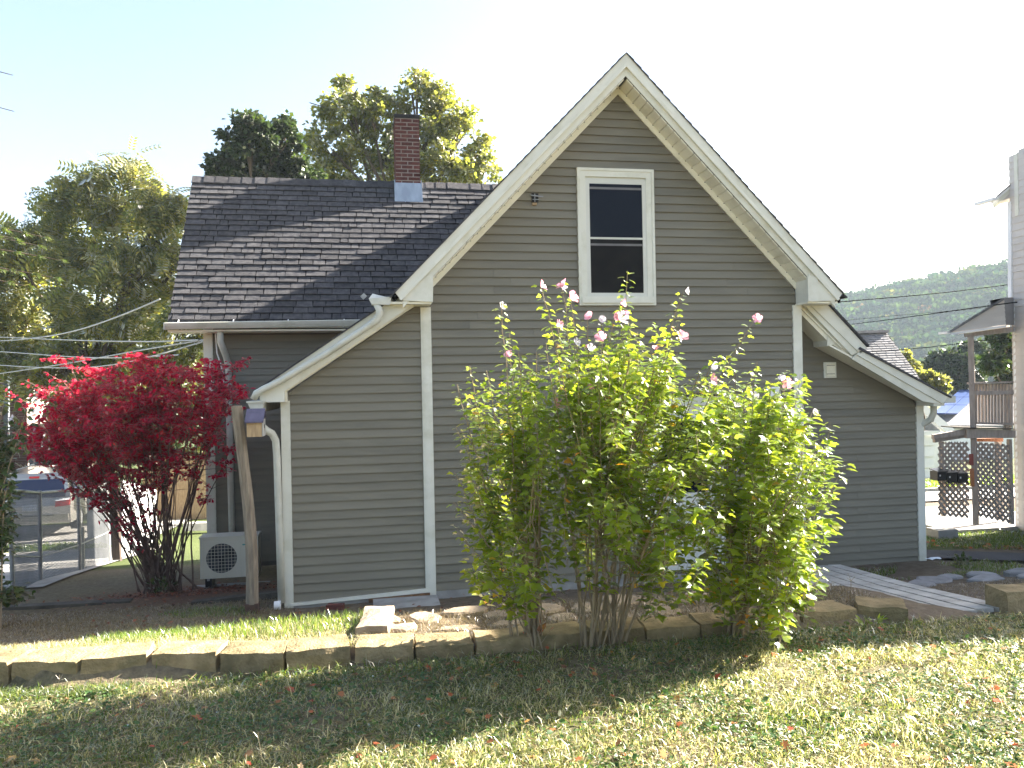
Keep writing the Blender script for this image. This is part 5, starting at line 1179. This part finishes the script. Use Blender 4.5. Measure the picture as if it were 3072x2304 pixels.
for k in range(16):
    p0, p1 = dep(87, 1425 - k * 7.6, 30.6), dep(124, 1425 - k * 7.6, 30.6); MB().hexa([p0, p1, p1 + Vector((.1, .5, 0)), p0 + Vector((.1, .5, 0)), p0 + Vector((0, .02, .094)), p1 + Vector((0, .02, .094)), p1 + Vector((.1, .5, .094)), p0 + Vector((.1, .5, .094))]).build('siding_board', M['greyclap'], bhs)
MB().bar(dep(84, 1300, 30.4), dep(158, 1296, 30.4), .5, .08).build('porch_roof', M['ngrey'], bhs)
MB().bar(dep(20, 1125, 30.4), dep(20, 1500, 30.4), .16, .16, up=(0, 1, 0)).build('downspout', M['greyclap'], bhs)

# utility wires
def wire(label, pts, Z, r_, mt, sag=0):
    P = []; ps = [dep(x, y, z) for (x, y), z in zip(pts, Z)]
    n = 28
    seg = len(ps) - 1
    for i in range(n + 1):
        t = i / n * seg; k = min(int(t), seg - 1); P.append(ps[k].lerp(ps[k + 1], t - k))
    P = [sum((P[max(0, min(n, i + j))] for j in range(-3, 4)), Vector()) / 7 for i in range(n + 1)]
    o = MB().tube(P, r_, 5).build('utility_wire', mt); o['label'] = label; o['category'] = 'wire'; o['group'] = 'overhead wires'; return o
A = 12.5
wire('topmost left wire climbing to the wing roof edge', [(-700, 1040), (0, 1025), (90, 1016), (210, 1000), (360, 950), (506, 886)], [26, 24, 22, 20, 17, 14.2], .016, M['wire'])
wire('nearly level left wire meeting the wing corner board', [(-700, 985), (0, 1011), (217, 1021), (450, 1026), (622, 1019)], [26, 23, 20, 16, A], .013, M['wire'])
wire('sagging left wire just above the red shrub', [(-700, 1010), (0, 1054), (253, 1074), (400, 1073), (560, 1063)], [26, 23, 20, 17, 14], .013, M['wire'])
wire('lowest sagging left wire crossing the red shrub top', [(-700, 1050), (0, 1096), (180, 1107), (325, 1100), (434, 1076), (560, 1040), (622, 1021)], [26, 23, 21, 19, 17, 14, A], .013, M['wire'])
wire('straight left wire rising from the left edge to the corner board', [(-700, 1220), (0, 1121), (217, 1089), (398, 1054), (586, 1024), (622, 1018)], [26, 23, 20, 17, 13.5, A], .013, M['wire'])
wire('upper right wire rising over the hill from the gable end', [(2490, 908), (2800, 882), (2990, 859), (3300, 815)], [22, 24, 26, 28], .014, M['darkwire'])
wire('faint middle right wire crossing the hill', [(2520, 963), (2700, 945), (2900, 930), (3000, 918)], [30, 32, 34, 36], .008, M['darkwire'])
wire('long right wire ending at the neighbouring wall insulator', [(2540, 975), (2700, 955), (2860, 932), (3014, 911), (3056, 906)], [24, 20, 16, 12, 11.3], .010, M['darkwire'])
wire('lower right wire passing above the rear grey roof', [(2600, 1056), (2760, 1045), (2900, 1028), (3010, 1014)], [26, 26, 26, 26], .014, M['darkwire'])

# ------------------------------------------------------------------ right: neighbouring house with lattice porch
nh = root('neighbour_house', (10.4, 9.5, -.1), 'tall beige clapboard house with timber porch and balcony cut off by the right edge', 'house')
NV = 11.35
c0 = Vector((10.47, NV, 0)); dn = Vector((-.086, -.996, 0)).normalized(); on = Vector((-.996, .086, 0))
def NPt(a, d, z): p = c0 + dn * a + on * d; return (p.x, p.y, z)
eave = 5.62
siding(nh, NPt, -.05, 54, lambda z: 0.0, lambda z: 4.2, mt=M['nsiding'], e=.1125, proud=.014)
mb = MB(); 
for a0_, a1_, zt in ((0, 4.2, eave + .8),): mb.hexa([NPt(a0_, -.004, -.4), NPt(a1_, -.004, -.4), NPt(a1_, -5, -.4), NPt(a0_, -5, -.4), NPt(a0_, -.004, eave), NPt(a1_, -.004, eave), NPt(a1_, -5, eave), NPt(a0_, -5, eave)])
mb.build('wall', M['nsiding'], nh)
MB().hexa([NPt(.13, .02, eave - .6), NPt(.21, .02, eave - .6), NPt(.21, -.1, eave - .6), NPt(.13, -.1, eave - .6), NPt(.13, .02, 6.0), NPt(.21, .02, 6.03), NPt(.21, -.1, 6.03), NPt(.13, -.1, 6.0)]).build('corner_board', M['trim'], nh)
MB().hexa([NPt(.21, -.004, eave), NPt(2.2, -.004, eave), NPt(2.2, -5, eave), NPt(.21, -5, eave), NPt(.21, -.004, 6.02), NPt(2.2, -.004, 6.5), NPt(2.2, -5, 6.5), NPt(.21, -5, 6.02)]).build('upper_wall', M['nsiding'], nh)
for k in range(4):
    MB().hexa([NPt(.215, .014, eave + k * .1125), NPt(1.5, .014, eave + k * .1125), NPt(1.5, 0, eave + k * .1125), NPt(.215, 0, eave + k * .1125), NPt(.215, .003, eave + .1125 + k * .1125), NPt(1.5, .003, eave + .1125 + k * .1125), NPt(1.5, -.003, eave + .1125 + k * .1125), NPt(.215, -.003, eave + .1125 + k * .1125)]).build('siding_board', M['nsiding'], nh)
# eave piece overhanging the far corner
q = lambda x, y, v=NV: at(2900 + x * .1085, 480 + y * .1085, v)
a, b_, c_, d_ = q(820, 985), q(1415, 470), q(1415, 690), q(890, 1150)
for nm, pts, mt_, dv_ in (('eave_roof', [q(815, 985), q(1425, 460), q(1425, 510), q(830, 1010)], M['roofgrey'], -.02), ('rake_fascia', [q(835, 1000), q(1420, 510), q(1420, 600), q(865, 1070)], M['white'], -.01), ('rake_frieze', [q(870, 1065), q(1420, 600), q(1420, 700), q(990, 1110), q(900, 1145)], M['trim'], 0)):
    V = [p + Vector((0, dv_, 0)) for p in pts] + [p + Vector((.3, .45, 0)) for p in pts]; n = len(pts)
    O(nm, V, [tuple(range(n - 1, -1, -1)), tuple(range(n, 2 * n))] + [(i, n + i, n + (i + 1) % n, (i + 1) % n) for i in range(n)], mt_, nh)
pts = [q(1000, 1105), q(1420, 700), q(1420, 1040), q(1270, 1040)]; O('gable_wall', pts + [p + Vector((.2, .3, 0)) for p in pts], [(3, 2, 1, 0), (4, 5, 6, 7), (0, 1, 5, 4), (3, 0, 4, 7)], M['nsiding'], nh)
MB().box(q(720, 1040).x, q(850, 1040).x, NV, NV + .4, q(760, 1110).z, q(760, 1035).z).build('gutter', M['white'], nh)
p0, p1 = at(3032, 605, NV - .02), at(3036, 892, NV - .02); MB().hexa([(p1.x - .03, NV - .04, p1.z), (p1.x + .03, NV - .04, p1.z), (p1.x + .03, NV + .03, p1.z), (p1.x - .03, NV + .03, p1.z), (p0.x - .02, NV - .04, p0.z), (p0.x + .04, NV - .04, p0.z), (p0.x + .04, NV + .03, p0.z), (p0.x - .02, NV + .03, p0.z)]).build('downspout', M['white'], nh)
MB().bar(at(3043, 892, NV - .05), at(3056, 1571, NV - .05), .035, .04, up=(0, 1, 0)).build('corner_trim', M['white'], nh)
MB().tube([at(3052, 906, 11.25), at(3068, 905, 11.25)], .02, 6).build('insulator', M['black'], nh)
# porch roof gable
q2 = lambda x, y, v=11.1: at(2820 + x * .1206, 860 + y * .1206, v)
bl, br_, tr_ = q2(260, 1135), q2(1625, 945), q2(1580, 275)
pg = O('porch_gable', [bl, br_, tr_] + [p + ray(2935, 945).normalized() * .9 + Vector((.12, 0, -.05)) for p in (bl, br_, tr_)], [(0, 1, 2), (5, 4, 3), (0, 2, 5, 3)], M['nsiding'], nh)
for k in range(6):
    t0, t1 = k / 6, (k + 1) / 6
    l0, l1 = bl.lerp(tr_, t0), bl.lerp(tr_, t1); r0_, r1_ = br_.lerp(tr_, t0), br_.lerp(tr_, t1); o_ = Vector((0, -.016, 0)); o2 = Vector((0, -.004, 0))
    O('siding_board', [l0 + o_, r0_ + o_, r1_ + o2, l1 + o2, l0, r0_, r1_, l1], [(0, 1, 2, 3), (0, 4, 5, 1), (1, 5, 6, 2), (3, 7, 4, 0)], M['nsiding'], pg)
a, b_ = q2(250, 1085, 11.06), q2(1590, 262, 11.06); o_ = Vector((0, 0, -.045)); bk_ = ray(2935, 945).normalized() * 1.4
MB().hexa([a + o_, b_ + o_, b_ + o_ + bk_, a + o_ + bk_, a, b_, b_ + bk_, a + bk_]).build('porch_roof', M['roofgrey'], nh)
e0, e1, e2, e3 = q2(1590, 275, 11.2), q2(1840, 270, 11.3), q2(1850, 960, 11.3), q2(1630, 955, 11.2)
O('porch_side', [e0, e1, e2, e3] + [p + Vector((.1, .4, 0)) for p in (e0, e1, e2, e3)], [(3, 2, 1, 0), (0, 1, 5, 4), (4, 5, 6, 7)], M['ngrey'], nh)
MB().hexa([q2(285, 1195, 11.06), q2(1650, 1010, 11.06), q2(1650, 1010, 11.3), q2(285, 1195, 11.3), q2(265, 1145, 11.06), q2(1650, 955, 11.06), q2(1650, 955, 11.3), q2(265, 1145, 11.3)]).build('porch_fascia', M['white'], nh)
MB().hexa([q2(600, 1265, 11.12), q2(1830, 1130, 11.2), q2(1830, 1130, 11.4), q2(600, 1265, 11.4), q2(600, 1175, 11.12), q2(1830, 985, 11.2), q2(1830, 985, 11.4), q2(600, 1175, 11.4)]).build('porch_beam', M['deckwood'], nh)
MB().box(q2(-0, 1130).x * 0 + q2(180, 1130).x, q2(255, 1130).x, 11.1, 11.3, q2(200, 1165).z, q2(200, 1110).z).build('porch_gutter', M['white'], nh)
# posts, rails, balusters
pt_, pb_ = at(2903, 1012, 11.15), at(2930, 1574, 11.15)
PX = Vector((pb_.x, 11.15, 0)); pw = .05
ppost = O('porch_post', *(lambda b_, t: ([b_ + Vector((-.058, .0, 0)), b_ + Vector((0, -.05, 0)), b_ + Vector((.058, .0, 0)), b_ + Vector((0, .05, 0)), t + Vector((-.058, .0, 0)), t + Vector((0, -.05, 0)), t + Vector((.058, .0, 0)), t + Vector((0, .05, 0))], [(3, 2, 1, 0), (4, 5, 6, 7), (0, 1, 5, 4), (1, 2, 6, 5), (2, 3, 7, 6), (3, 0, 4, 7)]))(at(2928, 1574, 11.15), at(2912, 1010, 11.15)), M['deckwood'], nh)
def strip(nm, x0, y0, x1, y1, x2, y2, x3, y3, v, th, mt_, par=nh):
    P4 = [at(x0, y0, v), at(x1, y1, v), at(x2, y2, v), at(x3, y3, v)]
    return O(nm, P4 + [p + Vector((0, th, 0)) for p in P4], [(0, 1, 2, 3), (7, 6, 5, 4), (0, 4, 5, 1), (1, 5, 6, 2), (2, 6, 7, 3), (3, 7, 4, 0)], mt_, par)
strip('top_rail', 2914, 1153, 3042, 1149, 3042, 1144, 2914, 1147, 11.12, .1, M['deckwood'])
strip('middle_rail', 2916, 1185, 3042, 1183, 3042, 1171, 2916, 1174, 11.12, .05, M['deckwood'])
strip('bottom_rail', 2920, 1272, 3042, 1276, 3042, 1270, 2920, 1266, 11.14, .05, M['deckwood'])
for k in range(12):
    x = 2929 + k * 9.7; strip('baluster', x, 1272, x + 3.4, 1272, x + 2.8, 1152, x - .6, 1152, 11.16, .04, M['deckwood'])
strip('deck_beam', 2902, 1315, 3047, 1314, 3047, 1291, 2900, 1286, 11.08, .06, M['deckwood'])
strip('deck_edge', 2890, 1285, 3046, 1289, 3046, 1286, 2890, 1282, 11.04, .5, M['timber'])
strip('side_beam', 2802, 1317, 2902, 1304, 2901, 1287, 2802, 1304, 11.12, .06, M['deckwood'])
strip('side_joist', 2806, 1328, 2902, 1312, 2902, 1303, 2805, 1316, 11.16, .06, M['deckwood'])
strip('back_joist', 2935, 1325, 3010, 1325, 3010, 1314, 2935, 1316, 11.6, .06, M['redwood'])
strip('rear_post', 2996, 1560, 3010, 1560, 3006, 1325, 2994, 1325, 11.7, .08, M['deckwood'])
strip('end_post', 3035, 1573, 3044, 1573, 3036, 1318, 3028, 1318, 11.14, .06, M['deckwood'])
strip('lattice_post', 2831, 1550, 2838, 1550, 2831, 1325, 2824, 1325, 11.24, .06, M['deckwood'])
strip('paint_patch', 2909, 1396, 2921, 1396, 2920, 1362, 2908, 1362, 11.085, .01, pmat('redpaint', (.33, .09, .07)))
strip('paint_patch', 2912, 1459, 2924, 1459, 2922, 1406, 2910, 1406, 11.085, .01, pmat('orangepaint', (.5, .2, .09)))
def lattice(x0, x1, y0, y1, yb0, yb1, v, nm):
    """diagonal slats clipped to the panel, two layers"""
    A_, B_, C_, D_ = at(x0, yb0, v), at(x1, yb1, v), at(x1, y1, v), at(x0, y0, v)
    w_, h_ = (B_ - A_).length, (D_ - A_).length; st = .105
    def bil(a, b_): return A_.lerp(B_, a / w_).lerp(D_.lerp(C_, a / w_), b_ / h_)
    s = -h_
    while s < w_:
        for sg in (1, -1):
            a0_, a1_ = max(0, s), min(w_, s + h_); 
            if a1_ - a0_ > .05:
                z0_, z1_ = a0_ - s, a1_ - s
                if sg < 0: p, q_ = bil(a0_, h_ - z0_), bil(a1_, h_ - z1_)
                else: p, q_ = bil(a0_, z0_), bil(a1_, z1_)
                o_ = Vector((0, .008 * sg, 0)); MB().bar(p + o_, q_ + o_, .04, .007, up=(0, 1, 0)).build('slat', M['deckwood'], nh)
        s += st
lattice(2816, 2906, 1327, 1327, 1545, 1553, 11.2, 'left')
lattice(2926, 3034, 1327, 1335, 1546, 1570, 11.16, 'right')
rough_block('step_block', nh, tuple(at(2814, 1571, 11.0).xy) + (0,), tuple(at(2876, 1568, 11.0).xy) + (0,), .3, -.12, .04, M['concrete'], sub=3, amp=.006)
MB().box(9.2, 11.5, 11.3, 13.5, -.16, -.04).build('patio_slab', M['concrete'], nh)
for i, (x0, x1, y0, y1, lab) in enumerate(((2810, 2836, 1413, 1442, 'leftmost black mailbox on the lattice, with bluish lid'), (2839, 2868, 1416, 1448, 'middle black mailbox on the lattice panel'), (2871, 2901, 1418, 1450, 'black mailbox nearest the porch post'))):
    a, b_ = at(x0, y1, 11.0), at(x1, y0, 11.0); mbx = root('mailbox', tuple(at((x0 + x1) / 2, y1, 11.05)), lab, 'mailbox', 'mailboxes on the porch lattice')
    MB().box(a.x, b_.x, 10.98, 11.15, a.z, b_.z).build('box', M['black'], mbx)
    MB().hexa([(a.x - .01, 10.955, b_.z - .012), (b_.x + .01, 10.955, b_.z - .012), (b_.x + .01, 11.15, b_.z + .02), (a.x - .01, 11.15, b_.z + .02), (a.x - .01, 10.955, b_.z), (b_.x + .01, 10.955, b_.z), (b_.x + .01, 11.15, b_.z + .034), (a.x - .01, 11.15, b_.z + .034)]).build('lid', M['black'], mbx)
    MB().box(a.x + .035, a.x + .055, 10.973, 10.979, (a.z + b_.z) / 2 - .005, (a.z + b_.z) / 2 + .022).build('number_sticker', M['white'], mbx)

# grey-roofed building beyond the right wing
gb = root('grey_roof_house', tuple(dep(2640, 1250, 30) - Vector((0, 0, 2))), 'low building with light grey shingle roof beyond the right wing', 'building')
r0_, r1_ = dep(2480, 1004, 30), dep(2660, 998, 30); d0_ = dep(2775, 1155, 27.6); l0_ = d0_ + (r0_ - r1_)
O('roof', [l0_, d0_, r1_, r0_, l0_ + Vector((0, 0, -.15)), d0_ + Vector((0, 0, -.15)), r1_ + Vector((0, 3, -2.5)), r0_ + Vector((0, 3, -2.5))], [(0, 1, 2, 3), (0, 4, 5, 1), (3, 2, 6, 7)], M['underlay'], gb)
nr = 22
for k in range(nr):
    ta, tb = k / nr, (k + 1) / nr; s = 0; L_ = (d0_ - l0_).length; mb = MB()
    e0, e1 = l0_.lerp(r0_, ta), l0_.lerp(r0_, tb); du = (d0_ - l0_).normalized(); up_ = Vector((0, -.01, .02)); s = -random.uniform(0, .3)
    while s < L_:
        s2 = min(s + random.uniform(.25, .4), L_); s1_ = max(0, s)
        if s2 > s1_ + .05: mb.hexa([e0 + du * s1_, e0 + du * (s2 - .02), e1 + du * (s2 - .02), e1 + du * s1_, e0 + du * s1_ + up_ * 1.6, e0 + du * (s2 - .02) + up_ * 1.6, e1 + du * (s2 - .02) + up_ * .6, e1 + du * s1_ + up_ * .6])
        s = s2 + .0
        if s2 >= L_: break
    mb.build('shingle_course', M['roofgrey'], gb)
MB().bar(r0_ + Vector((0, 0, .05)), r1_ + Vector((0, 0, .05)), .35, .1).build('ridge_cap', M['roofgrey'], gb)
MB().hexa([l0_ + Vector((0, .3, -4)), d0_ + Vector((-.3, .3, -4)), d0_ + Vector((-.3, 5, -4)), l0_ + Vector((0, 5, -4)), l0_ + Vector((0, .3, -.2)), d0_ + Vector((-.3, .3, -.2)), d0_ + Vector((-.3, 5, -.2)), l0_ + Vector((0, 5, -.2))]).build('wall', M['greyclap'], gb)
# white garage
gg = root('white_garage', tuple(dep(2770, 1440, 36)), 'white garage with panelled door partly hidden by the house corner', 'garage')
a, b_ = dep(2690, 1442, 36), dep(2852, 1440, 36); zt = dep(2816, 1300, 36).z
MB().hexa([(a.x, a.y, a.z - .5), (b_.x, b_.y, b_.z - .5), (b_.x + 3, b_.y + 5, b_.z - .5), (a.x + 3, a.y + 5, a.z - .5), (a.x, a.y, zt), (b_.x, b_.y, zt), (b_.x + 3, b_.y + 5, zt), (a.x + 3, a.y + 5, zt)]).build('wall', M['white'], gg)
pk0, pk1, pk2 = dep(2660, 1296, 35.9), dep(2845, 1296, 35.9), dep(2752, 1205, 35.9)
O('gable', [pk0, pk1, pk2, pk0 + Vector((.5, 1, 0)), pk1 + Vector((.5, 1, 0)), pk2 + Vector((.5, 1, 0))], [(0, 1, 2), (5, 4, 3)], M['greyclap'], gg)
MB().bar(dep(2752, 1214, 35.6), dep(2852, 1298, 35.6), .35, .28, up=(0, -1, 0)).build('rake_board', M['white'], gg)
gd = MB().hexa([dep(2700, 1440, 35.7), dep(2812, 1438, 35.7), dep(2812, 1438, 35.9), dep(2700, 1440, 35.9), dep(2700, 1306, 35.7), dep(2812, 1304, 35.7), dep(2812, 1304, 35.9), dep(2700, 1306, 35.9)]).build('garage_door', M['white'], gg)
for k in range(4):
    y = 1306 + k * 33.5
    MB().hexa([dep(2702, y + 31, 35.6), dep(2803, y + 29.5, 35.6), dep(2803, y + 29.5, 35.72), dep(2702, y + 31, 35.72), dep(2702, y + 3, 35.66), dep(2803, y + 2, 35.66), dep(2803, y + 2, 35.72), dep(2702, y + 3, 35.72)]).build('door_panel', M['white'], gd)
MB().bar(dep(2690, 1301, 35.5), dep(2818, 1298, 35.5), .2, .18).build('door_header', M['white'], gg)
kb = root('street_kerb', tuple(dep(2780, 1484, 27)), 'pale street kerb with fallen leaves before the sunny verge', 'kerb')
MB().bar((12.5, 23.75, Hz(12.5, 23.75) + .06), (36, 23.75, Hz(20, 23.75) + .06), .16, .16).build('kerb_stone', M['concrete'], kb)
# solar roof house
sb = root('solar_house', tuple(dep(2860, 1300, 50) - Vector((0, 0, 3))), 'white house with blue solar panels across its grey roof behind the porch', 'house')
s0, s1, s2, s3 = dep(2760, 1276, 48), dep(3040, 1276, 48), dep(3060, 1171, 54), dep(2880, 1171, 54)
O('roof', [s0, s1, s2, s3] + [p + Vector((0, 0, -.2)) for p in (s0, s1)] + [s2 + Vector((1, 4, -4)), s3 + Vector((1, 4, -4))], [(0, 1, 2, 3), (0, 4, 5, 1), (3, 2, 6, 7)], M['roofgrey'], sb)
lf = Vector((0, -.1, .12))
pa_ = [(2795, 2832, 1246), (2834, 2870, 1246)]
A0, A1, B0, B1 = dep(2797, 1245, 48.9), dep(2870, 1246, 48.9), dep(2876, 1174, 53.7), dep(2948, 1174, 53.7)
for i in range(2):
    for j in range(3):
        c_ = [A0.lerp(A1, i / 2 + .008).lerp(B0.lerp(B1, i / 2 + .008), j / 3 + .006), A0.lerp(A1, (i + 1) / 2 - .008).lerp(B0.lerp(B1, (i + 1) / 2 - .008), j / 3 + .006), A0.lerp(A1, (i + 1) / 2 - .008).lerp(B0.lerp(B1, (i + 1) / 2 - .008), (j + 1) / 3 - .006), A0.lerp(A1, i / 2 + .008).lerp(B0.lerp(B1, i / 2 + .008), (j + 1) / 3 - .006)]
        MB().hexa([p + lf * .3 for p in c_] + [p + lf for p in c_]).build('solar_panel', M['solar'], sb)
w0, w1 = dep(2770, 1276, 48.3), dep(3040, 1276, 48.3)
MB().hexa([w0 + Vector((0, 0, -4)), w1 + Vector((0, 0, -4)), w1 + Vector((1, 5, -4)), w0 + Vector((1, 5, -4)), w0, w1, w1 + Vector((1, 5, 0)), w0 + Vector((1, 5, 0))]).build('wall', M['white'], sb)

# ------------------------------------------------------------------ haze
HAZE = True
if HAZE:
    mt = bpy.data.materials.new('haze'); mt.use_nodes = True; nt = mt.node_tree; nt.nodes.remove(nt.nodes['Principled BSDF'])
    pv = nt.nodes.new('ShaderNodeVolumePrincipled'); pv.inputs['Density'].default_value = 0.00036; pv.inputs['Color'].default_value = (.72, .87, 1, 1); pv.inputs['Anisotropy'].default_value = 0
    nt.links.new(pv.outputs[0], nt.nodes['Material Output'].inputs['Volume'])
    MB().box(-720, 720, -170, 720, -12, 75).build('haze', mt, kind='stuff')
